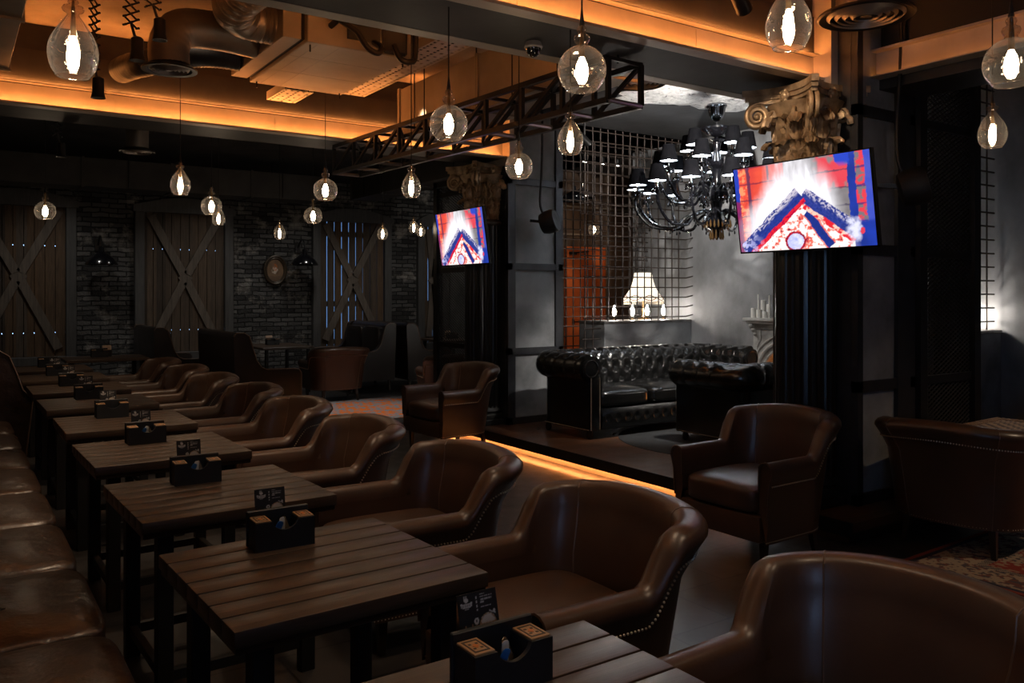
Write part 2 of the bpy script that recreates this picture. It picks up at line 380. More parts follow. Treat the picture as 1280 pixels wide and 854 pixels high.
PANE = m_glass('sky_dimming_glass', (.26,.29,.32), .15, .0)  # dark tint added to dim the sky seen through the shutter gaps
def window(i, a, b, gap, gaps_open, arch=True):
    e = thing('window_%d' % i, None, None, (0,0,0)); e['kind'] = 'structure'
    y0 = 14.9; pw = .15
    MB().box(a, a+pw, y0, 15.06, ZB, ZT+.02, .008).build('post', FRAMEWOOD, e)
    MB().box(b-pw, b, y0, 15.06, ZB, ZT+.02, .008).build('post', FRAMEWOOD, e)
    MB().box(a, b, y0-.02, 15.06, ZB-.14, ZB, .008).build('sill', FRAMEWOOD, e)
    n = 14; poly = [(a-.03, ZT), (b+.03, ZT)]
    wd = (b-a)
    for k in range(n+1):
        t = k/n; poly.append((b+.03-(wd+.06)*t, ZT+.10+.16*math.sin(PI*t)))
    MB().prism(poly, y0-.03, 15.06).build('arch_header', FRAMEWOOD, e)
    L, R = a+pw, b-pw; n = max(4, round((R-L)/.145)); pl = MB(); wdt = (R-L)/n
    for k in range(n):
        g = gap*((1.0,.8,.6)[k%3] if gaps_open and k < n*.62 else .42)
        pl.box(L+k*wdt+g/2, L+(k+1)*wdt-g/2, 14.965+random.uniform(-.004,.004), 14.99, ZB, ZT, .003)
    pl.build('plank_panel', BARNWOOD, e)
    if not gaps_open:
        m = MB()
        for z0, z1 in ((ZB, .985), (1.0, 2.36), (2.375, ZT)): m.box(L, R, 14.995, 15.02, z0, z1)
        m.build('backing_board', DARKPAINT, e)
    else:
        m = MB()
        for z in (.7, 1.42, 2.75): m.box(L, R, 14.995, 15.03, z-.05, z+.05)
        m.build('cross_rail', FRAMEWOOD, e)
    if gaps_open: MB().box(L, R, 15.05, 15.056, ZB, ZT).build('pane', PANE, e)
    cx, cz = (L+R)/2, (ZB+ZT)/2+.08
    for (px, pz) in ((L+.10, ZT-.06), (R-.10, ZT-.06), (L+.10, ZB+.12), (R-.10, ZB+.12)):
        d = Vector((px-cx, 0, pz-cz)).normalized()
        MB().bar((cx+d.x*.07, 14.945, cz+d.z*.07), (px, 14.945, pz), .13, .05, up=(0,1,0)).build('brace', BARNBRACE, e)
    MB().prism([(cx-.12,cz),(cx,cz-.14),(cx+.12,cz),(cx,cz+.14)], 14.93, 14.962).build('brace_block', BARNBRACE, e)
    return e
window(1, *WIN[0], .017, False); window(2, *WIN[1], .017, False)
window(3, *WIN[2], .022, True); window(4, *WIN[3], .020, True)

# orange door in the far room
d = thing('door_1', None, None, (0,0,0)); d['kind'] = 'structure'
ORANGE = mottled('burnt_orange_paint', (.42,.075,.012), (.55,.11,.02), .5, 3, .1, .003)
dm = MB().box(8.78, 9.56, 11.24, 11.295, PZ, 2.36, .006); dm.build('door_leaf', ORANGE, d)
MB().box(8.74,8.78,11.22,11.3,PZ,2.42).box(9.56,9.60,11.22,11.3,PZ,2.42).box(8.78,9.56,11.22,11.3,2.36,2.42).build('door_frame', ORANGE, d)
MB().box(8.86,8.98,11.19,11.215,1.12,1.14,.004).box(8.86,8.885,11.2,11.25,1.08,1.18).build('door_handle', CHROME, d)
MB().box(8.8,8.95,11.21,11.245,2.28,2.33).bar((8.95,11.2,2.32),(9.2,11.2,2.34),.02).build('door_closer', BLACKMETAL, d)

# ------------------------------------------------------------------ LED beams
GIRDERBAND = mottled('brown_plaster_band', (.035,.030,.027), (.06,.052,.046), .7, 3, .2, .006)
def beam(i, y0, x0, x1, z0=3.08, back_led=False):
    e = thing('beam_%d' % i, None, None, (0,0,0)); e['kind'] = 'structure'
    zt = z0+.19
    MB().box(x0, x1, y0+.10, y0+.60, z0+.003, ZC).build('beam_core', DARKBEAM, e)
    m = MB().box(x0, x1, y0, y0+.10, z0, z0+.012)            # lower flange
    m.box(x0, x1, y0, y0+.006, z0+.012, z0+.019)             # lip
    m.box(x0, x1, y0+.092, y0+.10, z0+.012, zt-.012)         # web
    m.box(x0, x1, y0+.040, y0+.10, zt-.005, zt)              # upper flange
    for k in range(int((x1-x0)/1.35)): m.box(x0+.6+1.35*k, x0+.603+1.35*k, y0+.088, y0+.093, z0+.03, zt-.02)
    m.build('steel_channel', GIRDER, e)
    MB().box(x0+.02, x1-.05, y0+.030, y0+.042, z0+.0125, z0+.017).build('led_strip', LED, e)
    MB().box(x0, x1, y0+.085, y0+.10, zt+.02, zt+.27).build('plaster_band', GIRDERBAND, e)
    MB().box(x0+.02, x1-.05, y0+.066, y0+.073, zt+.0005, zt+.004).build('upper_led_strip', LEDTOP, e)
    if back_led:
        MB().box(x0, x1, y0+.60, y0+.70, z0, z0+.012).box(x0,x1,y0+.694,y0+.70,z0+.012,z0+.019).build('rear_flange', GIRDER, e)
        MB().box(x0+.02, x1-.1, y0+.655, y0+.667, z0+.0125, z0+.017).build('led_strip', LEDTOP, e)
    return e
beam(1, 7.50, -.8, 5.02)
beam(2, 3.55, -.8, 5.02, back_led=True)
# steel stanchions where the channels end
for i, y in ((3, 3.5), (4, 7.45)):
    m = MB().box(5.02, 5.12, y, y+.65, 3.02, ZC)
    struct(m.build('beam_%d' % i, GIRDER))
# side beam running towards the viewer on the right
m = MB().box(5.40, 5.85, -3.2, 3.5, 3.03, 3.12); e = thing('beam_5', None, None); e['kind'] = 'structure'
m.build('beam_core', DARKBEAM, e)
MB().box(5.36, 5.40, -3.2, 3.5, 3.10, 3.29).box(5.30,5.40,-3.2,3.5,3.28,3.295).build('steel_channel', GIRDER, e)
MB().box(5.42, 5.85, -3.2, 3.5, 3.13, ZC).build('beam_web', DARKPAINT, e)
MB().box(5.28,5.36,-3.2,3.5,3.10,3.108).build('lower_ledge', GIRDER, e)
MB().box(5.31,5.322,-3.1,3.4,3.1085,3.112).build('led_strip', LEDSIDE, e)
# step light under the platform nosing
struct(MB().box(4.735, 4.747, 4.0, 8.3, PZ-.070, PZ-.062).build('trim_3', LEDSTEP))
struct(MB().box(4.768, 4.779, 4.0, 8.3, 0.0, PZ-.062).build('trim_4', GIRDER))

# ------------------------------------------------------------------ pillars with concrete panels
def pillar(i, y0, x1=5.86, fw=.10, pr=.0):
    e = thing('pillar_%d' % i, None, None); e['kind'] = 'structure'
    x0 = 5.10
    MB().box(x0+.03, x1-.03, y0+.03, y0+.67, PZ, ZC).build('concrete_panel', CONCRETE2, e)
    m = MB()
    for (xa, xb) in ((x0, x0+fw), (x1-pr-fw, x1)):
        m.box(xa, xb, y0, y0+.08, PZ, ZC); m.box(xa, xb, y0+.62, y0+.70, PZ, ZC)
    for z in (PZ, .93, 1.87, 2.82, ZC-.1):
        m.box(x0, x1, y0+.005, y0+.06, z, z+.075)
        m.box(x0, x0+.06, y0, y0+.7, z, z+.075); m.box(x1-.06, x1, y0, y0+.7, z, z+.075)
    m.box(x0-.004, x0+.02, y0+.05, y0+.65, PZ, ZC)
    m.build('steel_frame', STEEL, e)
    return e
pillar(1, 3.35, 5.80, .06, .16); pillar(2, 7.60)

# ------------------------------------------------------------------ columns and capitals
def spiral(cx, cz, r0, turns, n, start, sgn=1):
    pts = []
    for k in range(n+1):
        t = k/n; a = start + sgn*turns*2*PI*t; r = r0*(1-.82*t)
        pts.append((cx + r*math.cos(a), cz + r*math.sin(a)))
    return pts
GILT = mottled('aged_gilt_plaster', (.20,.125,.065), (.66,.48,.30), .34, 11, .4, .006, metal=.35, detail=8)
def leaf(m, R0, z0, h, wid, curl, ang, n=20):
    # acanthus leaf: rises up the bell and curls outwards, lobed edge, raised ribs
    rings = []; c, s = math.cos(ang), math.sin(ang)
    for i in range(n+1):
        t = i/n
        if t < .72: rr = R0 + .018 + .03*t; zz = z0 + h*t/.72*.86
        else:
            a = (t-.72)/.28*PI*.95
            rr = R0 + .04 + curl*(1-math.cos(a))*.5 + .01; zz = z0 + h*.86 + h*.15*math.sin(a) - h*.10*(a/PI)
        wv = wid*(math.sin(PI*min(1,.18+.82*(1-t)))**.6)*(1+.30*math.sin(t*26))
        if t > .95: wv *= .5
        ring = []
        for j in range(15):
            q = -1+2*j/14
            off = -.018*q*q + .013*math.cos(q*11)
            tang = q*wv
            x = (rr+off)*c - tang*s; y = (rr+off)*s + tang*c
            ring.append((x, y, zz - .012*q*q))
        rings.append(ring)
    back = [[(x*.965, y*.965, z) for x,y,z in r] for r in rings]
    m.grid(rings); m.grid(back)
def column(y, label):
    cx = 4.98
    t = thing('column', label, 'column', (cx, y, PZ), 0, 'round dark columns with gilded capitals')
    m = MB()
    n = 96; rings = []
    for z in (.16, 2.38-PZ):
        rings.append([((.205-.010*(k%4 in (0,)))*math.cos(2*PI*k/n), (.205-.010*(k%4 in (0,)))*math.sin(2*PI*k/n), z) for k in range(n)])
    m.grid(rings, closed_v=True, cap0=True, cap1=True)
    m.build('shaft', mottled('dark_column_lacquer', (.006,.0055,.005), (.009,.008,.0075), .30, 5, .05, .002, coat=.2), t)
    MB().box(-.25,.25,-.25,.25,0,.06,.006).lathe([(.245,.06),(.25,.085),(.245,.11),(.225,.125),(.235,.15),(.21,.17),(.2,.2)], 32).build('column_base', DARKPAINT, t)
    MB().lathe([(.2,2.36-PZ),(.23,2.375-PZ),(.235,2.40-PZ),(.215,2.415-PZ),(.2,2.43-PZ)], 32).build('neck_ring', mat('dark_gilt', (.06,.04,.025), .5), t)
    zc = 2.42-PZ
    cap = MB()
    cap.lathe([(.19,zc),(.195,zc+.2),(.215,zc+.36),(.27,zc+.47),(.29,zc+.50)], 32)
    capo = cap.build('capital', GILT, t)
    lv = MB()
    for k in range(8): leaf(lv, .19, zc, .26, .078, .085, 2*PI*k/8)
    for k in range(8): leaf(lv, .195, zc+.03, .40, .082, .11, 2*PI*(k+.5)/8)
    for k in range(16): leaf(lv, .215, zc+.22, .20, .03, .05, 2*PI*(k+.25)/16, 14)
    lv.build('acanthus_leaves', GILT, capo)
    vo = MB()
    for k in range(4):
        a = PI/4 + k*PI/2; ca, sa = math.cos(a), math.sin(a)
        for sd in (-1, 1):
            pts = spiral(.365, zc+.435, .085, 2.3, 44, PI*.5, -1)
            path = [(.20, zc+.27), (.24, zc+.36), (.29, zc+.46), (.33, zc+.515)] + pts
            off = sd*.022
            vo.tube([(p*ca - off*sa*(1.0), p*sa + off*ca, z) for p, z in path], [.017]*4 + [.019*(1-.6*i/44) for i in range(45)], 8)
        vo.ball((.365*ca, .365*sa, zc+.435), .026, 10, 6)
        # small inner helices
        for sd in (-1, 1):
            b = a + sd*.42; cb, sb = math.cos(b), math.sin(b)
            pts = spiral(.275, zc+.40, .05, 1.8, 26, PI*.5, -1)
            vo.tube([(p*cb, p*sb, z) for p, z in [(.205,zc+.24),(.225,zc+.34)]+pts], [.013]*2+[.013*(1-.6*i/26) for i in range(27)], 7)
    vo.build('volutes', GILT, capo)
    ab = MB()
    def abacus(r, z0, z1):
        poly = []
        for k in range(4):
            a0 = PI/4+k*PI/2; a1 = a0+PI/2
            p0 = Vector((math.cos(a0), math.sin(a0)))*r; p1 = Vector((math.cos(a1), math.sin(a1)))*r
            tdir = (p1-p0).normalized()
            for j in range(13):
                q = j/12; p = p0.lerp(p1, .05+.9*q)
                nrm = Vector((math.cos((a0+a1)/2), math.sin((a0+a1)/2)))
                p = p - nrm*(.135*4*q*(1-q))
                poly.append((p.x, p.y))
        ab.prism(poly, z0, z1, 'z')
    abacus(.445, zc+.52, zc+.545); abacus(.475, zc+.545, zc+.575); abacus(.50, zc+.575, zc+.62)
    for k in range(4):
        a = k*PI/2
        ab.ball((.245*math.cos(a), .245*math.sin(a), zc+.545), .036, 12, 8)
        for j in range(5):
            b = 2*PI*j/5
            ab.ball((.25*math.cos(a)-.034*math.cos(b)*math.sin(a), .25*math.sin(a)+.034*math.cos(b)*math.cos(a), zc+.545+.034*math.sin(b)), .016, 8, 5)
    ab.build('abacus', GILT, capo)
    capo.scale = (.90,.90,1)
    return t
column(3.68, 'round dark column with gilded capital behind the larger, nearer screen')
column(7.93, 'round dark column with gilded capital behind the smaller, farther screen')

# ------------------------------------------------------------------ expanded-metal screens
def mesh_panel(m, L, z0, z1, cw=.062, ch=.034, r=.0050):
    # local x along the panel
    nx = int(L/cw); cw = L/nx; nz = int((z1-z0)/ch)
    for k in range(nz):
        for ph in (0, 1):
            zb = z0 + k*ch
            pts = []
            for i in range(nx*2+1):
                up = (i % 2 == 0) == (ph == 0)
                pts.append((i*cw/2, zb + (ch/2 if up else 0) + (0 if ph == 0 else ch/2)))
            # flat ribbon, tilted like slit and stretched metal
            vs = []; fs = []
            for (x, z) in pts:
                vs += [(x, -.004, z-r), (x, .004, z+r*.2), (x, .004, z+r*.9), (x, -.004, z+r*.1)]
            for i in range(len(pts)-1):
                a = i*4; b = a+4
                for j in range(4): fs.append((a+j, a+(j+1)%4, b+(j+1)%4, b+j))
            m.add(vs, fs)
    return m
def mesh_screen(label, loc, rotz, L, z0=PZ, z1=3.02, n_mid=3, double=None, post=.09):
    t = thing('mesh_screen', label, 'screen', (loc[0], loc[1], 0), rotz, 'expanded metal screens beside the pillars')
    mesh_panel(MB(), L, z0+.05, z1-.05).build('metal_mesh', MESHM, t, smooth=False)
    if double:
        m = MB(); mesh_panel(m, L, z0+.05, z1-.05, .07, .04).build('metal_mesh', MESHM, t, loc=(0, double, 0), smooth=False)
    fr = MB()
    for x in (-post, L): fr.box(x, x+post, -.045, .045 + (double or 0), z0, z1)
    fr.box(-post, L+post, -.045, .045, z1-.07, z1); fr.box(-post, L+post, -.045, .045, z0, z0+.07)
    for k in range(n_mid):
        z = (.94, 1.87, 2.82)[k]
        fr.box(0, L, -.02, .02, z, z+.06)
    fr.build('steel_frame', BLACKMETAL, t)
    return t
mesh_screen('tall black expanded-metal screen right of the nearer concrete pillar', (5.90, 3.36), 0, .67, z0=PZ, z1=3.45, double=.28)
mesh_screen('tall black expanded-metal screen left of the farther column', (5.18, 9.28), -PI/2, .95, z0=0)

# ================================================================== FURNITURE
def upath(hw, yf, yb, y_arc, n_side=14, n_arc=26, e=2.5):
    # plan curve of a tub chair: right arm front -> back -> left arm front; returns pts + outward normals + back-ness
    P = []
    for i in range(n_side): P.append((hw, yf+(y_arc-yf)*i/n_side))
    for i in range(n_arc+1):
        a = PI*i/n_arc; c, s = math.cos(a), math.sin(a)
        P.append((hw*math.copysign(abs(c)**(2/e), c), y_arc+(yb-y_arc)*abs(s)**(2/e)))
    for i in range(1, n_side+1): P.append((-hw, y_arc+(yf-y_arc)*i/n_side))
    N = []
    for i in range(len(P)):
        a, b = P[max(i-1,0)], P[min(i+1,len(P)-1)]
        t = Vector((b[0]-a[0], b[1]-a[1])).normalized(); N.append((t.y, -t.x))
    return P, N
def make_tub(name, label, cat, leather, hw=.385, yf=-.37, yb=.36, arm=.60, top=.785, crown=.035, zb=.17, zs=.46, group=None, cushions=1, back_s=.10, leg_h=.17):
    t = thing(name, label, cat, (0,0,0), 0, group)
    y_arc = .09
    P, N = upath(hw, yf, yb, y_arc)
    H = []; BK = []
    for (x, y) in P:
        k = smooth01((y-(y_arc-.035))/(.145))
        H.append(arm + (top-arm)*k + crown*k*(1-(x/hw)**2)); BK.append(smooth01((y-y_arc+.05)/.3))
    rings = []; out = []; piping = []
    for (p, nrm, h, bk) in zip(P, N, H, BK):
        lean = .055*bk
        r = .052 - .006*bk
        def pt(o, z): return (p[0]+nrm[0]*o, p[1]+nrm[1]*o, z)
        ring = [pt(.030-.055*bk-.02, zb), pt(.034-.03*bk-.008, zb+(h-zb)*.35), pt(.036, zb+(h-zb)*.68), pt(.040+lean*.95, h-.118)]
        cx = .006+lean; cz = h-r
        for j in range(8):
            a = math.radians(-35 + j*(185/7)); ring.append(pt(cx+r*(1.08+(.62*bk if math.cos(a) > 0 else 0))*math.cos(a), cz+r*math.sin(a)))
        ox = cx-r*1.0
        ring += [pt(ox*.95-.045*.05, h-.095), pt(ox*.7-.045*.3, h-.16), pt(-.047, zs+.06), pt(-.045, zs-.10)]
        rings.append(ring)
        out.append(pt(.0445+lean*.93, h-.122))
        piping.append(pt(cx+r*1.03*math.cos(math.radians(-35)), cz+r*math.sin(math.radians(-35))))
    m = MB().grid(rings, cap0=False, cap1=False)
    for rg, s in ((rings[0], 1), (rings[-1], -1)):   # front faces of the arms
        c = tuple(sum(q[i] for q in rg)/len(rg) for i in range(3))
        m.add(rg, [tuple(range(len(rg)))[::s]])
    m.box(-hw+.02, hw-.02, yf+.04, .06, zb, zs-.12); m.box(-hw+.13, hw-.13, .06, yb-.10, zb, zs-.12)
    sh = m.build('upholstered_shell', leather, t, angle=55)
    # front scroll rims
    for rg in (rings[0], rings[-1]):
        q = [(a[0], a[1]-.004, a[2]) for a in rg]
        MB().tube(q[1:-1], .007, 6).build('arm_front_piping', leather, t)
    # nail heads below the roll and along the base
    st = MB(); acc = 0; last = None
    for q in out:
        if last is not None:
            d = (Vector(q)-Vector(last)).length; s0 = 0
            while acc + d - s0 > .016:
                s0 += .016-acc; acc = 0
                w = Vector(last).lerp(Vector(q), min(1, s0/d)); st.ball(w, .0052, 5, 3)
                if s0 > d: break
            acc += max(0, d-s0)
        last = q
    st.build('nailhead_studs', STUD, t); st = MB()
    base = [(r[0][0]*1.004, r[0][1]*1.004, zb+.012) for r in rings]; acc = 0
    for a, b in zip(base[:-1], base[1:]):
        d = (Vector(b)-Vector(a)).length; nst = max(1, int(d/.016))
        for k in range(nst): st.ball(Vector(a).lerp(Vector(b), k/nst), .0036, 4, 2)
    st.build('nailhead_studs', STUD, t)
    # seams down the back, inside and out
    nP = len(P)
    for fr in (.40, .60):
        i = int(nP*fr); rg = rings[i]
        MB().tube([rg[k] for k in range(0, len(rg))], .0035, 5).build('seam', SEAM if leather is not LEATHER_BK else leather, t)
    w = (hw-.06)
    for k in range(cushions):
        a = -w + 2*w*k/cushions; b = -w + 2*w*(k+1)/cushions
        MB().cushion(a+.004, b-.004, yf-.03, yb-.10, zs-.15, zs, .028, 10, 7).build('seat_cushion', leather, t)
    MB().box(-hw+.035, hw-.035, yf-.012, yf+.06, zb, zs-.15, .012, 2).build('front_apron', leather, t)
    for sx in (-1, 1):
        for (y, o) in ((yf+.06, -.0), (yb-.12, .03)):
            m = MB(); x = sx*(hw-(.06 if o == 0 else .135))
            rr = [(x-.022,y-.022,zb),(x+.022,y-.022,zb),(x+.022,y+.022,zb),(x-.022,y+.022,zb)]
            lo = [(x+sx*o*.6+q*.014, y+o+w_*.014, 0) for q, w_ in ((-1,-1),(1,-1),(1,1),(-1,1))]
            m.grid([lo, rr], closed_v=True, cap0=True, cap1=True); m.build('leg', LEGWOOD, t)
    return t

ORD = ['nearest', 'second', 'third', 'fourth', 'fifth', 'sixth', 'seventh', 'eighth', 'ninth']
TY = [.92 + 1.2*k for k in range(9)]; TS = .775
ROW = 'brown leather tub armchairs along the row of plank tables'
row_lab = ['brown leather tub armchair closest to the camera, back toward the lower right corner',
           'brown leather tub armchair at the second plank table, blue-tinted back and near arm in view',
           'brown leather tub armchair at the third plank table of the row',
           'brown leather tub armchair at the fourth plank table of the row',
           'brown leather tub armchair at the fifth plank table of the row',
           'brown leather tub armchair at the sixth plank table of the row',
           'brown leather tub armchair at the seventh plank table of the row',
           'brown leather tub armchair at the eighth plank table of the row',
           'brown leather tub armchair at the ninth and farthest plank table of the row']
rnd = random.Random(3)
chair0 = make_tub('armchair', row_lab[0], 'armchair', LEATHER, group=ROW)
chair0.location = (1.90, 1.27, 0); chair0.rotation_euler = (0,0,-PI/2+.03)
for k in range(1, 9):
    dup(chair0, (1.905+rnd.uniform(-.02,.03), TY[k]+.36+rnd.uniform(-.02,.03), 0), -PI/2+rnd.uniform(-.05,.05), row_lab[k])
AIS = 'armchairs standing in front of the columns'
c_ = dup(chair0, (4.16, 3.42, 0), -PI/2+.02, 'leather tub armchair in front of the column with the larger screen, lit seat', group=AIS); c_.scale = (.86, .96, 1.08)
c_ = dup(chair0, (4.32, 7.50, 0), -PI/2+.06, 'leather tub armchair in front of the column with the smaller screen, amber-lit side', group=AIS); c_.scale = (.93, .94, 1.08)
dup(chair0, (5.66, 9.75, .008), PI-.27, 'leather tub armchair turned away behind the amber-lit armchair', group='armchairs of the rear seating area')
dup(chair0, (5.42, 2.80, .008), PI/2+.12, 'dark leather tub armchair seen from behind on the red patterned rug')
dup(chair0, (7.05, 2.75, .008), -PI/2, 'leather tub armchair beyond the woven-top table at the right edge', group='armchairs of the rear seating area')
dup(chair0, (4.85, 11.95, .008), PI-.05, 'dark red-brown tub armchair seen from behind near the round patterned rug', group='armchairs of the rear seating area')

# ------------------------------------------------------------------ plank tables
def make_table(label, group):
    t = thing('plank_table', label, 'table', (0,0,0), 0, group)
    S = TS; m = MB(); n = 7; w = S/n
    for k in range(n): m.box(0, S, k*w+(.0030 if k else 0), (k+1)*w-(.0030 if k<n-1 else 0), .705, .75, .004, 2)
    m.build('plank_top', TABLEWOOD, t)
    fr = MB().box(.006, S-.006, .006, S-.006, .685, .712, .003)
    fr.build('edge_band', LEGWOOD, t)
    for x in (.10, S-.10):
        for y in (.10, S-.10): MB().box(x-.03, x+.03, y-.03, y+.03, 0, .69, .003).build('leg', DARKPAINT, t)
    MB().box(.07, S-.07, .085, .115, .10, .14).box(.07, S-.07, S-.115, S-.085, .10, .14).box(.085,.115,.1,S-.1,.10,.14).box(S-.115,S-.085,.1,S-.1,.10,.14).build('stretcher', DARKPAINT, t)
    return t
TG = 'square plank tables in a row along the bench'
def tl(k):
    return ['square dark plank table closest to the camera, cut by the bottom edge', 'square dark plank table, second from the camera along the bench'][k] if k < 2 else \
           'square dark plank table, %s from the camera along the bench' % (ORD[k] + (' and last' if k == 8 else ''))
tab0 = make_table(tl(0), TG); tab0.location = (.60, TY[0], 0)
TR = [.0, .035, .03, .02, .0, .01, 0, 0, 0]
for k in range(1, 9):
    dup(tab0, (.595, TY[k], 0), TR[k], tl(k))

# ------------------------------------------------------------------ table boxes with cards
TILEW = mottled('light_wood_tile', (.36,.20,.09), (.46,.27,.13), .5, 8, .1, .002)
TILED = mat('burnt_pattern', (.05,.032,.02), .6); TILEO = mat('orange_mark', (.55,.17,.03), .5)
BOXBLK = mottled('black_leatherette', (.008,.009,.011), (.014,.016,.02), .5, 30, .2, .001)
def make_box(label, group):
    t = thing('condiment_box', label, 'box', (0,0,0), 0, group)
    W, D, Hh = .20, .10, .095
    # front board with a dip in its top edge
    poly = [(0,0),(W,0),(W,Hh)]
    for k in range(13):
        q = k/12; poly.append((W-.055-(W-.11)*q, Hh-.032*math.sin(PI*q)**.6))
    poly.append((0,Hh))
    m = MB().prism(poly, 0, .012)
    m.box(0,.055,.012,D-.014,0,Hh-.003).box(W-.055,W,.012,D-.014,0,Hh-.003).box(.055,W-.055,.012,D-.014,0,.03)
    m.build('box_body', BOXBLK, t)
    MB().box(-.006, W+.006, D-.014, D, 0, Hh+.022, .003).build('back_board', BOXBLK, t)
    for x in (.002, W-.053):
        p = MB().box(x, x+.051, .006, D-.018, Hh-.002, Hh+.004, .001).build('wooden_tile', TILEW, t)
        cx, cy = x+.0255, (.006+D-.018)/2; s = .019
        g = MB()
        for (a, b, c_, d_) in ((-s,s,-s-.004,-s),(-s,s,s,s+.004),(-s,-s+.004,-s,s),(s-.004,s,-s,s)): g.box(cx+a,cx+b,cy+c_*1.3,cy+d_*1.3,Hh+.004,Hh+.0046)
        for k in range(4):
            a = PI/4+k*PI/2; g.box(cx+.012*math.cos(a)-.003,cx+.012*math.cos(a)+.003,cy+.016*math.sin(a)-.003,cy+.016*math.sin(a)+.003,Hh+.004,Hh+.0046)
        g.build('tile_border', TILED, p)
        MB().prism([(cx-.008,cy),(cx,cy-.010),(cx+.008,cy),(cx,cy+.010)], Hh+.004, Hh+.005, 'z').build('tile_diamond', TILEO, p)
    return t
CARD = vcol_mat('printed_card', .5)
def card_col(u, v):
    # u right, v up: black card with white emblem, ribbon, lettering lines and pictures of food
    c = (.012,.012,.014)
    if v < 0: return c
    W = (.55,.55,.55)
    def el(cx, cy, rx, ry): return ((u-cx)/rx)**2+((v-cy)/ry)**2 < 1
    if el(.22,.86,.055,.045) or (abs(u-.22)<.06 and .89<v<.95 and (int(u*60)%2==0)): c = W
    if abs(u-.22)<.15 and .70<v-.25*(u-.22)**2*4<.79: c = (.5,.5,.5) if not (.725<v<.765 and int(u*70)%2) else (.12,.12,.12)
    if .16<u<.28 and .655<v<.675: c = (.35,.35,.35)
    if .455<u<.50 and .60<v<.93 and int(v*44)%4: c = (.5,.5,.48)
    for r, (a, b) in enumerate(((.56,.70),(.56,.90),(.58,.86),(.57,.66),(.56,.84))):
        if a<u<b and abs(v-(.92-.055*r-(.04 if r>3 else 0)))<.010 and int(u*90)%5: c = (.4,.4,.4)
    if el(.72,.24,.22,.26): c = (.45,.36,.27) if (math.sin(u*80)+math.sin(v*63+u*20))>.2 else (.30,.18,.09)
    if el(.72,.30,.17,.17) and v>.30: c = (.5,.46,.42)
    if el(.43,.38,.06,.075) and not el(.43,.38,.022,.03): c = (.5,.5,.5)
    if .13<u<.34 and .06<v<.34: c = (.30,.17,.09) if v<.2 or abs(u-.235)>.07 else (.02,.02,.02)
    if el(.90,.52,.03,.035) or (.78<u<.93 and abs(v-.50+.5*(u-.85))<.012): c = (.5,.5,.5)
    return c
def make_card(label, group):
    nx, ny = 64, 98; w, h = .105, .178; rows = []
    for j in range(ny+1):
        v = j/ny
        rows.append([(w*i/nx-w/2, .012*v*v, h*v) for i in range(nx+1)])
    m = MB(); m.grid(rows)
    back = [[(x, y+.0012, z) for x,y,z in r] for r in rows][::-1]
    m.grid(back); m.grid([rows[-1], back[0]]); m.grid([rows[0], back[-1]])
    m.grid([[r[0] for r in rows], [r[0] for r in back[::-1]]]); m.grid([[r[-1] for r in rows], [r[-1] for r in back[::-1]]])
    o = m.build('menu_card', CARD, smooth=False)
    nfront = (nx+1)*(ny+1); me = o.data
    a = me.color_attributes.new('pattern', 'FLOAT_COLOR', 'POINT')
    for i, vt in enumerate(me.vertices):
        a.data[i].color = (*(card_col((vt.co.x+w/2)/w, (vt.co.z-.078)/.1) if i < nfront else (.012,.012,.014)), 1)
    return tag(o, label, 'card', group)
BG, CG = 'black boxes standing on the plank tables', 'menu cards standing in the boxes on the plank tables'
bpos = [(.905, 1.47), (.835, 2.73), (.83, 3.88), (.84, 5.08), (.84, 6.28), (.85, 7.5), (.85, 8.65), (.85, 9.85), (.87, 11.05)]
bx0 = make_box('black box with wooden tiles on the table closest to the camera', BG); bx0.location = (*bpos[0], .75)
cd0 = make_card('black printed card standing behind the box on the table closest to the camera', CG)
cd0.location = (bpos[0][0]+.085, bpos[0][1]+.101, .752); cd0.rotation_euler = (-.12, 0, .03)
SACH = [mat('blue_sachet', (.03,.16,.45), .4), mat('white_sachet', (.55,.53,.5), .4), mat('foil_sachet', (.4,.32,.25), .25, .8)]
def sachets(x, y, k, words):
    for j, (nm, mt, dx) in enumerate((('blue', SACH[0], .058), ('white', SACH[1], .088), ('foil', SACH[2], .118))):
        m = MB().cushion(-.011,.011,-.002,.002,0,.062,.001,4,5)
        o = m.build('sachet', mt); o.location = (x+dx+.012, y+.03+.012*j, .75+.0315); o.rotation_euler = (.25*(1-j), .35-.3*j, .2*j)
        tag(o, '%s condiment sachet leaning in the box on the %s' % (nm, words), 'sachet', 'sachets in the table boxes')
sachets(*bpos[0], 0, 'table closest to the camera')
for k in range(1, 9):
    wd = '%s plank table from the camera' % ORD[k]
    b = dup(bx0, (*bpos[k], .75), rnd.uniform(-.02,.02)-.02, 'black box with wooden tiles on the '+wd)
    if k not in (8,):
        c = dup(cd0, (bpos[k][0]+.085, bpos[k][1]+.103, .752), None, 'black printed card standing behind the box on the '+wd)
        c.rotation_euler = (-.05 if k > 0 else -.18, 0, -.01)
    if k < 4: sachets(*bpos[k], k, wd)

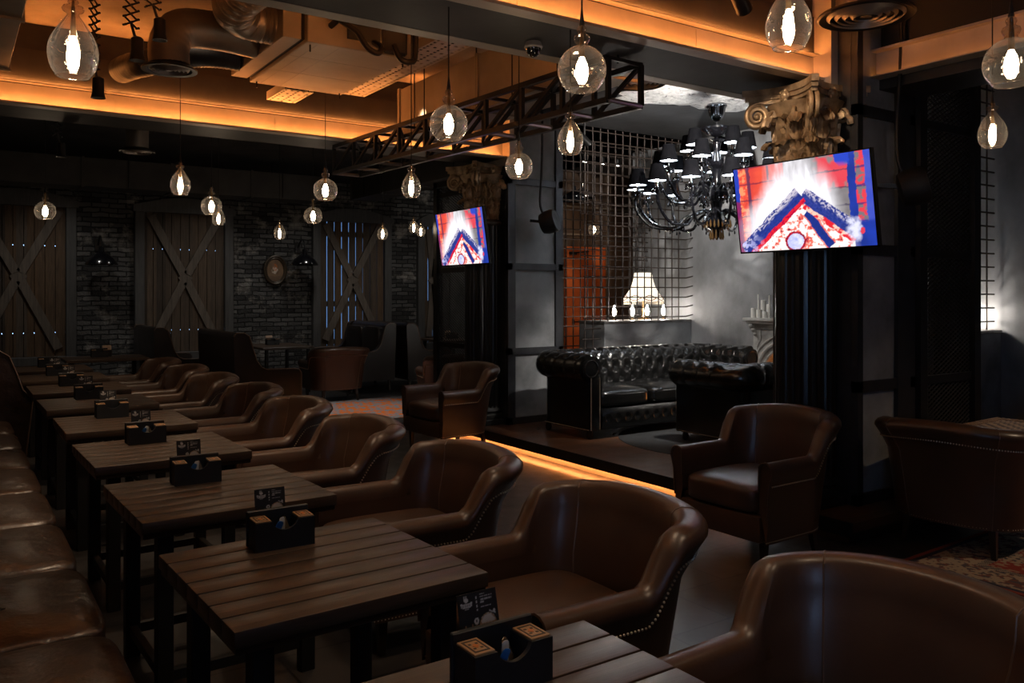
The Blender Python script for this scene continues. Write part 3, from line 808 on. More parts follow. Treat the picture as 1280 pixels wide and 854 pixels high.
# ------------------------------------------------------------------ bench along the left wall
b = thing('bench', 'long dark leather bench of pillowed panels along the left wall', 'bench', (0,0,0))
MB().box(-.30, .40, -1.0, 9.0, .06, .30).build('bench_base', LEATHER_DK, b)
for k in range(12):
    y0 = -.95+.829*k
    MB().cushion(-.20, .475, y0+.003, y0+.826, .285, .44, .03, 14, 8).build('seat_panel', LEATHER_DK, b)
for k in range(12):
    y0 = -.95+.829*k
    MB().cushion(-.40, -.20, y0+.003, y0+.826, .40, .98, .01, 8, 5).build('back_panel', LEATHER_DK, b)
MB().tube([(.462, -.9, .36), (.462, 9.0, .36)], .007, 6).build('piping', SEAM, b)
MB().box(-.42, -.35, -1, 9.0, .06, 1.0).build('bench_back', LEATHER_DK, b)
for y in (.1, 2.4, 4.8, 7.2, 8.9): MB().box(.32,.38,y-.03,y+.03,0,.06).build('leg', LEGWOOD, b)
e = thing('bench_end', 'dark leather wing closing the far end of the long bench', 'bench end', (0,9.03,0))
poly = [(-.40,.05),(.60,.05),(.66,.60),(.64,.64),(.58,.70),(.53,.86),(.47,1.02),(.40,1.07),(-.40,1.07)]
MB().prism(poly, 0, .13).build('wing_panel', LEATHER_DK, e)
MB().tube([(p[0], .0, p[1]) for p in poly[1:]], .010, 6).build('piping', SEAM, e)
MB().box(-.35,.5,.03,.10,0,.05).build('foot', LEGWOOD, e)

# ------------------------------------------------------------------ high-back sofas of the rear area
def make_highback(label, L, group, loc, rz):
    t = thing('high_back_sofa', label, 'sofa', loc, rz, group)
    hw = L/2; D = .42; rings = []
    # sides with a swept wing profile, facing -y
    prof = [(-D+.0,.18),(-D+.0,.60),(-D+.03,.645),(-D+.10,.655),(.02,.66),(.09,.69),(.15,.78),(.20,.95),(.24,1.08),(.30,1.12),(.40,1.12),(.43,1.08),(.40,.18)]
    for s in (-1, 1):
        m = MB().prism(prof, s*hw, s*(hw-.10), 'x'); m.build('side_wing', LEATHER_HB, t)
        MB().tube([(s*hw, p[0], p[1]) for p in prof[:-1]], .009, 6).build('piping', SEAM, t)
    m = MB(); rr = []
    for (y, z) in ((.40,.18),(.43,1.05),(.425,1.10),(.38,1.13),(.31,1.11),(.27,1.05),(.22,.45)):
        rr.append([(-hw+.10+(L-.2)*k/12, y, z) for k in range(13)])
    m.grid(rr); m.build('backrest', LEATHER_HB, t, angle=60)
    MB().box(-hw+.1, hw-.1, -D+.05, .38, .18, .33).build('seat_frame', LEATHER_HB, t)
    n = max(1, round(L/.75))
    for k in range(n):
        a = -hw+.105+(L-.21)*k/n; bb = -hw+.105+(L-.21)*(k+1)/n
        MB().cushion(a+.003, bb-.003, -D+.0, .22, .31, .47, .02, 8, 7).build('seat_cushion', LEATHER_HB, t)
        MB().cushion(a+.003, bb-.003, .14, .31, .44, 1.06, .0, 8, 6).build('back_cushion', LEATHER_HB, t)
    for x in (-hw+.08, hw-.08):
        for y in (-D+.08, .34): MB().box(x-.02,x+.02,y-.02,y+.02,0,.18,.003).build('leg', LEGWOOD, t)
    return t
HB = 'high-back leather sofas in the rear seating area'
make_highback('black high-back leather sofa turned away behind the row of armchairs', 1.75, HB, (3.32, 11.2, 0), PI/2)
make_highback('dark high-back leather sofa beyond, its back by the second shuttered window', 1.5, HB, (2.85, 13.4, 0), PI/2)
make_highback('high-back leather sofa glowing blue under the slatted shutter', 1.6, HB, (5.75, 13.35, 0), -PI/2)
make_highback('dark high-back leather sofa back to back with the blue-lit sofa', 1.5, HB, (6.70, 13.1, 0), PI/2)

def rear_table(label, x, y, sx, sy, z=.75):
    t = thing('rear_table', label, 'table', (x, y, 0), 0, 'dark tables in the rear seating area')
    MB().box(-sx/2, sx/2, -sy/2, sy/2, z-.04, z, .005).build('table_top', TABLEWOOD, t)
    for a in (-1,1):
        for c in (-1,1): MB().box(a*(sx/2-.08)-.025, a*(sx/2-.08)+.025, c*(sy/2-.08)-.025, c*(sy/2-.08)+.025, 0, z-.04, .003).build('leg', DARKPAINT, t)
    MB().box(-sx/2+.08, sx/2-.08, -.02, .02, .1, .14).build('stretcher', DARKPAINT, t)
rear_table('dark table below the oval picture, between the high-back sofas', 4.55, 13.7, .85, 1.2)
rear_table('dark table in front of the last shutter at the right', 7.95, 13.75, .8, 1.2)
rear_table('dark table by the brick wall behind the last row armchair', 1.75, 12.4, 1.0, .75)
dup(bx0, (4.42, 13.8, .75), 0, 'black box standing on the table below the oval picture', group='boxes on the rear tables')
dup(bx0, (7.9, 13.8, .75), 0, 'black box standing on the table in front of the last shutter', group='boxes on the rear tables')
dup(bx0, (1.60, 12.42, .75), 0, 'black box on the dark table by the brick wall', group='boxes on the rear tables')
def napkins(label, x, y):
    t = thing('napkin_holder', label, 'napkin holder', (x, y, .75), 0, 'napkin holders on the rear tables')
    MB().box(-.06,.06,-.025,-.02,0,.09).box(-.06,.06,.02,.025,0,.09).box(-.06,.06,-.025,.025,0,.006).build('holder', BLACKMETAL, t)
    MB().box(-.055,.055,-.018,.018,.006,.15,.004).build('napkins', mat('paper_napkin', (.7,.5,.36), .8), t)
napkins('paper napkins in a black holder on the table below the oval picture', 4.50, 13.98)
napkins('paper napkins in a black holder on the dark table by the brick wall', 1.8, 12.55)
napkins('paper napkins in a black holder on the table before the last shutter', 7.98, 13.98)

# ------------------------------------------------------------------ chesterfield sofas
def make_chesterfield(label, L, D, group, loc, rz, seats=2, arms=True):
    t = thing('chesterfield_sofa', label, 'sofa', loc, rz, group)
    hw = L/2 - .16; yf = -D/2+.05; yb = D/2-.16; Rr = .135; ztop = .84
    # plan path of the roll centre-line: right arm, back, left arm (tight corners)
    P = []; cr = .10
    for k in range(31): P.append((hw, yf+(yb-cr-yf)*k/30))
    for k in range(1, 9): a = PI/2*k/9; P.append((hw-cr+cr*math.cos(a), yb-cr+cr*math.sin(a)))
    nb = max(60, int(L*42))
    for k in range(nb+1): P.append((hw-cr-(2*hw-2*cr)*k/nb, yb))
    for k in range(1, 9): a = PI/2+PI/2*k/9; P.append((-hw+cr+cr*math.cos(a), yb-cr+cr*math.sin(a)))
    for k in range(31): P.append((-hw, yb-cr-(yb-cr-yf)*k/30))
    N = []
    for i in range(len(P)):
        a, b = P[max(i-1,0)], P[min(i+1,len(P)-1)]
        tv = Vector((b[0]-a[0], b[1]-a[1])).normalized(); N.append((tv.y, -tv.x))
    S = [0]
    for i in range(1, len(P)): S.append(S[-1]+math.dist(P[i], P[i-1]))
    # section: outer wall, big roll, tufted inner face
    sec = [(.06,.09),(.06,.30),(.06,ztop-2*Rr-.02),(.065,ztop-2*Rr+.02)]
    cx, cz = .045, ztop-Rr
    n_outer = len(sec)
    for j in range(25):
        a = math.radians(-75 + j*(265/24)); sec.append((cx+Rr*math.cos(a), cz+Rr*math.sin(a)))
    for j in range(1, 15): sec.append((-.09-.012*math.sin(PI*j/14), cz-.02-(cz-.02-.34)*j/14))
    V = [0]
    for i in range(1, len(sec)): V.append(V[-1]+math.dist(sec[i], sec[i-1]))
    sn = []
    for i in range(len(sec)):
        a, b = sec[max(i-1,0)], sec[min(i+1,len(sec)-1)]
        tv = Vector((b[0]-a[0], b[1]-a[1])).normalized(); sn.append((tv.y, -tv.x))
    v0 = V[n_outer+12]; du, dv = .17, .115
    btn = []
    def depth(s, v):
        if v < v0-.07: return .012*(1-abs(math.sin(PI*s/du)))**5 if v > V[n_outer] else 0
        q = (v-v0)/dv; u = s/du
        d = 9.
        for r in (math.floor(q), math.floor(q)+1):
            off = .5*(r % 2)
            uu = u-off; c = round(uu)
            dd = ((uu-c)*du)**2 + ((q-r)*dv)**2
            d = min(d, dd)
        # diagonal pleats between buttons
        p1 = abs(((u + q*.5) % 1.0)-.5)*2; p2 = abs(((u - q*.5) % 1.0)-.5)*2
        fold = max(math.exp(-((1-p1)/.10)**2), math.exp(-((1-p2)/.10)**2))
        fade = smooth01((v-(v0-.07))/.10)
        return fade*(.030*math.exp(-d/(.030**2)) + .012*fold - .010)
    rings = []
    for (p, nr, s) in zip(P, N, S):
        ring = []
        for (q, nq, v) in zip(sec, sn, V):
            d = depth(s, v); o = q[0]-nq[0]*d; z = q[1]-nq[1]*d
            ring.append((p[0]+nr[0]*o, p[1]+nr[1]*o, z))
        rings.append(ring)
    m = MB().grid(rings)
    for rg, sg in ((rings[0],1),(rings[-1],-1)): m.add(rg, [tuple(range(len(rg)))[::sg]])
    bt = m
    for r in range(0, 7):
        v = v0 + r*dv
        if v > V[-1]-.05: break
        i = min(range(len(V)), key=lambda k: abs(V[k]-v))
        u = .5*(r % 2)*du
        while u < S[-1]:
            k = min(range(len(S)), key=lambda j: abs(S[j]-u)); bt.ball(rings[k][i], .010, 6, 4); u += du
    bt.build('tufted_frame', LEATHER_BK, t, angle=50)
    # arm fronts: scroll plate, nail trim
    for s in (-1, 1):
        x = s*hw; ocx = x + s*cx
        pts = [(ocx+Rr*.80*math.cos(a), cz+Rr*.80*math.sin(a)) for a in [2*PI*k/24 for k in range(24)]]
        MB().prism(pts, yf-.022, yf+.01).build('scroll_face', LEATHER_BK, t)
        MB().tube([(ocx+Rr*.62*math.cos(2*PI*k/24), yf-.022, cz+Rr*.62*math.sin(2*PI*k/24)) for k in range(24)], .008, 6, closed=True).build('scroll_ring', LEATHER_BK, t)
        MB().box(min(x-s*.075,x+s*.055), max(x-s*.075,x+s*.055), yf-.02, yf+.01, .09, cz-.06, .008, 2).build('arm_front_panel', LEATHER_BK, t)
        for xx in (x-s*.066, x+s*.046):
            st = MB()
            for k in range(36): st.ball((xx, yf-.021, .10+k*.0145), .0052, 6, 4)
            st.build('nailhead_studs', STUD, t)
        st = MB()
        for k in range(int((yb-yf)/.016)): st.ball((x+s*.0615, yf+k*.016, .10), .005, 5, 3)
        st.build('nailhead_studs', STUD, t)
    w = hw-.085
    MB().box(-w, w, yf+.0, yb-.02, .09, .30).build('seat_base', LEATHER_BK, t)
    # buttoned front rail
    rows = []; nu = 200
    for j in range(13):
        z = .10+.20*j/12; r = []
        for i in range(nu+1):
            x = -w+2*w*i/nu; bx = (x/.13) % 1.0 - .5
            d = .030*math.exp(-((bx*.13)**2+(z-.20)**2)/(.026**2)) - .012*math.exp(-((bx*.13)**2+(z-.20)**2)/(.009**2))
            r.append((x, yf-.022-.018*math.sin(PI*j/12)+d, z))
        rows.append(r)
    MB().grid(rows).build('front_rail', LEATHER_BK, t, angle=60)
    for k in range(seats):
        a = -w+2*w*k/seats; b2 = -w+2*w*(k+1)/seats
        MB().cushion(a+.004, b2-.004, yf-.02, yb-.10, .30, .47, .045, 14, 6).build('seat_cushion', LEATHER_BK, t)
    for sx in (-1,1):
        for y in (yf+.06, yb): MB().lathe([(.02,0),(.032,.02),(.034,.05),(.024,.09)], 12, (sx*(hw-.0), y, 0)).build('bun_foot', LEGWOOD, t)
    return t
CH = 'black chesterfield sofas on the raised platform'
make_chesterfield('black tufted chesterfield sofa below the wire grid, seat facing the room', 2.60, .95, CH, (6.42, 6.78, PZ), 0, 3)
make_chesterfield('black chesterfield sofa with its back to the room, beside the column', 1.95, .95, CH, (6.82, 5.45, PZ+.009), PI, 2).scale = (1,1,.94)

# ------------------------------------------------------------------ rugs
PERS = vcol_mat('persian_rug_pile', .95); PRG = vcol_mat('faded_rug_pile', .95)
def rug(label, name, x0, x1, y0, y1, n, fn, material, rot=0, z=0.0, th=.008, group=None):
    nx, ny = n; cx, cy = (x0+x1)/2, (y0+y1)/2; w, h = x1-x0, y1-y0
    rows = [[(-w/2+w*i/nx, -h/2+h*j/ny, th) for i in range(nx+1)] for j in range(ny+1)]
    m = MB().grid(rows); k = len(m.v)
    m.box(-w/2, w/2, -h/2, h/2, 0, th-.001)
    o = m.build(name, material, smooth=False); o.location = (cx, cy, z); o.rotation_euler = (0,0,rot)
    a = o.data.color_attributes.new('pattern', 'FLOAT_COLOR', 'POINT')
    for i, v in enumerate(o.data.vertices): a.data[i].color = (*fn(v.co.x/w+.5, v.co.y/h+.5, w, h), 1)
    return tag(o, label, 'rug', group)
def persian(u, v, w, h):
    d = min(u*w, (1-u)*w, v*h, (1-v)*h); x, y = u*w, v*h
    red, cream, navy = (.22,.025,.014), (.33,.25,.17), (.02,.022,.04)
    q = math.sin(x*41)*math.sin(y*41); q2 = math.sin(x*83+1)*math.sin(y*79); q3 = math.sin((x+y)*60)*math.sin((x-y)*60)
    if d < .03: return (.26,.045,.02)
    if d < .06: return navy
    if d < .30: return cream if vnoise(x*52, y*52)+.25*math.sin(x*31)*math.sin(y*31) > .40 else ((.15,.05,.035) if vnoise(x*40+9, y*40) > .5 else (.07,.055,.06))
    if d < .35: return navy if int((x+y)*50)%2 else cream
    fx, fy = (x % .42)-.21, (y % .42)-.21; r = math.hypot(fx, fy); a = math.atan2(fy, fx)
    if r < .12*(.75+.25*math.cos(8*a)) : return cream if q3 > -.35 else navy
    if r < .17 and q2 > .3: return cream
    return red if vnoise(x*45, y*45) < .66 else (.30,.20,.13)
rug('red and cream patterned rug at the right edge of the floor', 'patterned_rug', 4.72, 7.6, .6, 2.86, (340,270), persian, PERS, .03)
def faded(u, v, w, h):
    x, y = u*w, v*h; d = min(x, w-x, y, h-y)
    f = math.sin(x*19+math.sin(y*13)*1.5)*math.sin(y*23+math.cos(x*9)) + .7*math.sin(x*47+y*31)*math.sin(y*53-x*17)
    g = fbm(x*22, y*22)
    if d < .22: return (.27,.28,.30) if g > .40 else (.38,.12,.025)
    return (.72,.16,.010) if f+2.2*(g-.5) > -.05 else (.25,.27,.30)
rug('faded grey and orange rug in the rear seating area', 'faded_rug', 3.6, 6.3, 9.7, 11.75, (150,110), faded, PRG)
def disc(u, v, w, h): return (.035,.038,.042)
m = MB(); m.lathe([(.0,.008),(1.08,.008),(1.1,.004),(1.1,0)], 64)
o = m.build('round_rug', mottled('charcoal_rug_pile', (.014,.015,.016), (.026,.027,.029), .95, 40, .4, .004)); o.location = (6.45, 5.65, PZ)
tag(o, 'round charcoal rug on the platform between the chesterfield sofas', 'rug')

# ------------------------------------------------------------------ carved table with woven top at the right
t = thing('carved_table', 'carved wooden table with woven top beyond the dark armchair', 'table', (6.22, 2.72, 0), .04)
MB().box(-.34,.34,-.42,.42,.62,.67,.012,2).build('table_top', mottled('carved_brown_wood', (.10,.055,.03), (.24,.14,.08), .5, 26, .9, .01), t)
RELIEF = mottled('carved_relief', (.16,.09,.05), (.30,.19,.11), .5, 40, .4, .004)
WEAVE = vcol_mat('woven_cane', .6)
nx = 60; ny = 80; rows = [[(-.24+.48*i/nx, -.32+.64*j/ny, .671+.004*math.sin(i*PI/3)*math.sin(j*PI/3)) for i in range(nx+1)] for j in range(ny+1)]
wv = MB().grid(rows).build('woven_inlay', WEAVE, t)
paint(wv, lambda c: (.34,.21,.11) if math.sin(c.x*62)*math.sin(c.y*62) > -.05 else (.06,.035,.02))
for (a, b2, c_, d_) in ((-.33,.33,-.41,-.33),(-.33,.33,.33,.41),(-.33,-.25,-.33,.33),(.25,.33,-.33,.33)):
    na = max(1, int((b2-a)/.03)); nb = max(1, int((d_-c_)/.03))
    cb = MB()
    for i in range(na):
        for j in range(nb): cb.ball((a+(i+.5)*(b2-a)/na, c_+(j+.5)*(d_-c_)/nb, .671), .018, 6, 4, .45)
    cb.build('carved_border', RELIEF, t)

for a in (-1,1):
    for c_ in (-1,1): MB().lathe([(.022,0),(.03,.06),(.02,.12),(.034,.3),(.022,.45),(.036,.62)], 12, (a*.27, c_*.35, 0)).build('leg', LEGWOOD, t)

# ================================================================== PENDANTS
def make_pendant(kind, label, loc, R, group, bulb=BULB, ztop=ZC):
    t = thing('%s_pendant' % kind, label, 'pendant lamp', loc, 0, group)
    if kind == 'globe':
        prof = [(.63*R,-.80*R)]
        for k in range(1, 15):
            a = math.asin(-.80) + (PI/2-.25-math.asin(-.80))*k/14
            prof.append((R*math.cos(a), R*math.sin(a)))
        neck = [(.24*R,1.0*R),(.24*R,1.10*R),(.30*R,1.17*R),(.345*R,1.28*R),(.30*R,1.40*R),(.16*R,1.47*R),(.15*R,1.53*R),(.20*R,1.62*R),(.19*R,1.72*R),(.12*R,1.80*R),(.11*R,1.93*R)]
        prof += neck; zc = 1.93*R; rim_r, rim_z = .63*R, -.80*R
    else:
        prof = []
        for k in range(19):
            q = k/18; z = -.97 + 2.57*q
            if z < 0: r = math.sqrt(1-(z/1.29)**2)
            else: r = .27+.73*math.cos(PI*z/3.2)
            prof.append((r*R, z*R))
        prof += [(.24*R,1.66*R),(.26*R,1.74*R),(.40*R,1.82*R),(.45*R,1.92*R),(.40*R,2.02*R),(.20*R,2.08*R),(.17*R,2.14*R),(.23*R,2.20*R),(.20*R,2.27*R),(.13*R,2.32*R),(.12*R,2.42*R)]
        zc = 2.42*R; rim_r, rim_z = .66*R, -.97*R
    g = MB().lathe(prof[:], 28); g.f = [f for f in g.f if len(f) == 4]
    sh = g.build('glass_shade', GLASS, t)
    MB().tube([(rim_r*math.cos(2*PI*k/32), rim_r*math.sin(2*PI*k/32), rim_z) for k in range(32)], .0028, 5, closed=True).build('rolled_rim', GLASS_RIM, sh)
    h = .58*R if kind == 'globe' else .82*R
    MB().lathe([(.001,-h),(.13*R,-h*.94),(.23*R,-h*.6),(.26*R,-h*.1),(.22*R,h*.4),(.13*R,h*.75),(.10*R,h*.9)], 10).build('bulb', bulb, t)
    MB().lathe([(.10*R,h*.9),(.12*R,h*.92),(.12*R,zc-.9*R+.3*R if False else h*.92+.30*R),(.05*R,zc)], 10).build('socket', mat('aged_brass', (.30,.20,.10), .3, 1) if False else BRASS, t)
    MB().lathe([(.11*R,zc-.01),(.07*R,zc+.025),(.03*R,zc+.06)], 10).build('cord_grip', CORD, t)
    MB().tube([(0,0,zc+.03),(0,0,ztop-loc[2])], .0035, 5).build('cord', CORD, t)
    return t
GLASS_RIM = m_glass('bright_glass_rim', (.95,.92,.88), 1.4)
BRASS = mat('aged_brass', (.30,.20,.10), .3, 1)
PG = 'clear glass pendant lamps hung over the room'
PEND = [
 ('teardrop', .37, 3.34, .083, 'large clear teardrop glass pendant before the lit beam, at the upper left corner'),
 ('globe', 2.06, 2.55, .096, 'large clear globe pendant over the near end of the black truss'),
 ('globe', 2.14, 3.74, .098, 'clear globe pendant in front of the middle of the black truss'),
 ('globe', 3.05, 4.42, .090, 'clear globe pendant beside the farther gilded capital'),
 ('globe', 2.76, 7.01, .106, 'clear globe pendant left of the far end of the truss'),
 ('globe', .85, 10.05, .105, 'clear globe pendant in front of the leftmost barn shutter'),
 ('globe', 2.18, 8.57, .102, 'clear globe pendant over the second shutter, hiding a small teardrop behind it'),
 ('globe', 3.39, 8.98, .102, 'clear globe pendant left of the third arched shutter'),
 ('teardrop', 2.89, 3.68, .072, 'rippled teardrop glass pendant below the near end of the truss'),
 ('teardrop', 1.585, 7.21, .080, 'teardrop glass pendant above the second shutter, nearest to it on the left'),
 ('teardrop', 2.912, 5.66, .073, 'teardrop glass pendant below the far end of the truss'),
 ('teardrop', 3.87, 11.55, .080, 'small far teardrop pendant above the oval picture'),
 ('teardrop', 5.14, 10.88, .074, 'small far teardrop pendant at the right post of the third shutter'),
 ('teardrop', 4.99, 9.63, .062, 'small far teardrop pendant, left one of the close pair by the smaller screen'),
 ('teardrop', 5.38, 10.17, .060, 'small far teardrop pendant, right one of the close pair by the smaller screen'),
 ('teardrop', 4.64, 2.25, .072, 'rippled teardrop glass pendant before the expanded-metal screen at the right'),
 ('teardrop', 2.23, 1.71, .072, 'large teardrop glass pendant at the top edge before the nearer capital'),
 ('globe', 3.36, 1.56, .099, 'large clear globe pendant cut by the right edge'),
 ('teardrop', 2.54, 9.68, .072, 'small teardrop pendant half hidden behind a globe pendant over the second shutter'),
]
for k, x, y, R, lab in PEND:
    dd = x*.5611+y*.8278; z = 2.48 if k == 'globe' else 2.46
    z = {(3.05,4.42): 2.425, (2.76,7.01): 2.52, (1.585,7.21): 2.50, (2.912,5.66): 2.41}.get((x,y), z)
    make_pendant(k, lab, (x, y, z), R, PG)
make_pendant('globe', 'bare-looking lit globe pendant in the far room above the orange door', (8.74, 10.5, 2.66), .10, 'lamps of the far room')

# ================================================================== TV SCREENS
NAVY=(.012,.028,.20); BLUE=(.02,.06,.55); RED=(.80,.02,.035); ORNG=(1,.14,.05); GREY=(.17,.14,.15); WHITE=(1,.97,1)
def seg(u, v, a, b):
    ax, ay = a; bx, by = b; asp = .5625
    dx, dy = bx-ax, (by-ay)*asp; px, py = u-ax, (v-ay)*asp
    L2 = dx*dx+dy*dy; t = (px*dx+py*dy)/L2; d = (dx*py-dy*px)/math.sqrt(L2)
    return t, d
def fire(u, v):
    n = fbm(u*9, v*6); n2 = fbm(u*38+3, v*26); n3 = vnoise(u*120, v*60)
    u0, v0 = u, v
    u += .016*(fbm(u*12+40, v*9)-.5)+.008*(n2-.5); v += .028*(fbm(u*11, v*10+70)-.5)+.012*(n2-.5)
    c = mixc((.13,.115,.12), (.34,.31,.33), n)
    row = (v+.03*u)/.19; fr = row-math.floor(row)
    mort = smooth01((.075-abs(fr-.04))/.05)
    if u < .40:
        c = mixc((.55,.02,.04), (1,.13,.06), min(1, .25+.9*n2 if u < .11 else .9*n))
        if u < .10 and n2 > .58: c = mixc(c, (1,.45,.2), .6)
        c = mixc(c, (.16,.02,.06), .75*mort)
        if abs(u-.115) < .013: c = mixc(c, (.07,.03,.09), .85)
        if abs(u-.275) < .007 and v < .17: c = (.15,.03,.07)
    elif .58 < u < .86:
        p = smooth01((n-.50)/.10)*smooth01((.78-v)/.2)*smooth01((u-.60)/.06)
        c = mixc(c, (.85,.03,.06), .85*p); c = mixc(c, (.06,.05,.09), .8*mort)
    if u < .035: c = mixc(BLUE if v < .4 else (.35,.02,.09), NAVY, n2*.6)
    if .845 < u < .897: c = mixc(BLUE, NAVY, .3+.7*n)
    if u > .70+.12*n and u < .86 and v < .13: c = mixc(c, BLUE, smooth01((.15-v)/.08))
    if .897 <= u < .957:
        c = mixc((.20,.17,.19), (.85,.04,.07), smooth01((n2-.40)/.12)*.9); c = mixc(c, NAVY, .8*mort)
    if u >= .957: c = mixc(BLUE, (.10,.12,.5), n*.8)
    if v > .70 and u > .80: c = mixc(c, mixc(BLUE, NAVY, n), smooth01((v-.70)/.06)*smooth01((u-.80)/.03))
    # flames: soft, streaked upwards
    st = fbm(u*26, v*3.2)
    w = .165+.16*smooth01(v/.85); f = math.exp(-abs((u-.43-.03*math.sin(v*7))/w)**3.2)
    f *= .50+.75*smooth01(v/.55) + .9*(st-.5)
    g = math.exp(-((u-.665)/.095)**2)*math.exp(-((v-.50)/.30)**2)*(.75+.5*(st-.5))
    k = max(0, min(1, 1.5*f+.9*g-.10)); c = mixc(c, (.97,.95,1), k)
    tl, dl = seg(u, v, (.05,.99), (.50,.40)); tr, dr = seg(u, v, (.52,.40), (.88,.86))
    if v > .46 and dl > .055 and dr > .02 and u < .86:
        c = mixc((1,.93,.90), (1,.16,.10), smooth01((n2-.55)/.12))
        c = mixc(c, (.30,.01,.05), smooth01((n2-.72)/.06))
        e = ((u-.44)/.078)**2+((v-.91)/.11)**2
        if e < 1: c = mixc((.30,.36,1), WHITE, n2) if e < .62 else mixc((.10,.0,.03), RED, n3*.8)
    ti, di = seg(u, v, (.545,.60), (.70,.98))
    if -.02 < ti < 1 and abs(di) < .036: c = mixc(NAVY, BLUE, .25*n3) if abs(di) < .022+.01*n2 else mixc(RED, (1,.4,.3), n3)
    if 0 < tr < 1.0 and -.055 < dr < .037:
        sk = vnoise(tr*46, dr*190); c = mixc(NAVY, (.04,.06,.34), sk)
        c = mixc(c, (.66,.60,.70), smooth01((-.004-dr)/.03)*smooth01((sk-.30-.35*tr)/.15)*.85)
    if .1 < tr < 1.02 and .037 <= dr < .068: c = mixc(RED, (1,.62,.5), smooth01((n2-.44)/.15))
    if -.02 < tl < 1.02 and -.06 < dl < .058:
        sk = vnoise(tl*40, dl*210); c = mixc(NAVY, (.03,.05,.32), sk)
        c = mixc(c, (.70,.64,.72), smooth01((-.010-dl)/.03)*smooth01((sk-.62+.42*tl)/.15)*.85)
        if dl > .028: c = mixc(RED, (.45,.0,.05), smooth01((sk-.5)/.2))
        if tl < .30: c = mixc(c, (.62,.62,1), smooth01((n2-.46)/.12)*(1-tl/.30)*.9)
    q = ((u-.86)/.055)**2+((v-.83+.25*(u-.86))/.13)**2
    if q < 1.6: c = mixc(c, (.80,.80,1), max(0, min(1, 1.1-q*.8+(n2-.5)*1.4)))
    if ((u-.915)/.016)**2+((v-.84)/.028)**2 < 1: c = (.75,.05,.09)
    return clamp(c)
SCREEN = vcol_mat('fire_video_screen', .25, emit=1.15)
def make_tv(label, loc, rz, tilt, group):
    t = thing('television', label, 'television', loc, 0, group); t.rotation_euler = (tilt, 0, rz)
    W, H = 1.06, .60; bz = .008
    MB().box(-W/2, W/2, 0, .035, -H/2, H/2, .004).build('casing', DARKPAINT, t)
    fr = MB().box(-W/2,W/2,-.006,.004,H/2-bz,H/2).box(-W/2,W/2,-.006,.004,-H/2,-H/2+bz*1.4).box(-W/2,-W/2+bz,-.006,.004,-H/2,H/2).box(W/2-bz,W/2,-.006,.004,-H/2,H/2)
    fr.build('bezel', BLKGLOSS, t)
    nx, ny = 230, 130; w, h = W-2*bz, H-2.4*bz
    m = MB().grid([[(-w/2+w*i/nx, -.003, .2*bz-h/2+h*j/ny) for i in range(nx+1)] for j in range(ny+1)])
    s = m.build('screen', SCREEN, t, smooth=False)
    paint(s, lambda c: fire(c.x/w+.5, .5-(c.z-.2*bz)/h))
    MB().box(-.25,.25,.035,.06,-.18,.18,.006).build('back_cover', DARKPAINT, t)
    MB().box(-.10,.10,.06,.085,-.10,.10).bar((0,.07,0),(0,.16,.02),.05,.05).build('wall_bracket', BLACKMETAL, t)
    return t
TVG = 'flat televisions tilted forward on the columns'
make_tv('larger, nearer flat television showing a log fire, tilted on the column', (4.62, 3.45, 2.185), -PI/2, .15, TVG)
make_tv('smaller-looking, farther flat television showing a log fire', (4.62, 7.80, 2.215), -PI/2-.03, .15, TVG)

# ================================================================== CEILING SERVICES
# box truss
BRIGHTSTEEL = mat('bright_tube', (.35,.32,.3), .3, .8)
def truss():
    t = thing('truss', 'black steel box truss hung below the ceiling beams', 'truss', (0,0,0))
    a, b = Vector((3.44, 3.84, 0)), Vector((3.24, 7.66, 0)); d = (b-a).normalized(); nrm = Vector((d.y, -d.x, 0))
    z0, z1 = 2.775, 3.03; hw = .14; L = (b-a).length
    for s in (-1, 1):
        for z in (z0, z1):
            MB().bar(a+nrm*s*hw+Vector((0,0,z)), b+nrm*s*hw+Vector((0,0,z)), .035, .035).build('chord', BLACKMETAL, t)
    n = 9; m = MB(); dg = MB(); lw = MB()
    for k in range(n+1):
        p = a + d*(L*k/n)
        for s in (-1, 1): MB().bar(p+nrm*s*hw+Vector((0,0,z0)), p+nrm*s*hw+Vector((0,0,z1)), .028).build('upright', BLACKMETAL, t)
        MB().bar(p-nrm*hw+Vector((0,0,z1)), p+nrm*hw+Vector((0,0,z1)), .022).build('upper_strut', BLACKMETAL, t)
        MB().tube([p-nrm*hw+Vector((0,0,z0)), p+nrm*hw+Vector((0,0,z0))], .016, 8).build('lower_strut', BRIGHTSTEEL, t)
        if k < n:
            q = a + d*(L*(k+1)/n)
            for s in (-1, 1): MB().bar(p+nrm*s*hw+Vector((0,0,z1)), q+nrm*s*hw+Vector((0,0,z0)), .024).build('diagonal', BLACKMETAL, t)
            MB().bar(p-nrm*hw+Vector((0,0,z1)), q+nrm*hw+Vector((0,0,z1)), .02).build('diagonal', BLACKMETAL, t)
    for y in (3.9, 7.55): 
        p = a + d*(L*(y-3.84)/3.84)
        MB().tube([p+Vector((0,0,z1)), p+Vector((0,0,3.09))], .008, 6).build('hanger_rod', BLACKMETAL, t)
    for q in (.30, .62): 
        p = a + d*(L*q); MB().tube([p+Vector((0,0,z1)), p+Vector((0,0,ZC))], .005, 6).build('hanger_rod', BLACKMETAL, t)
truss()
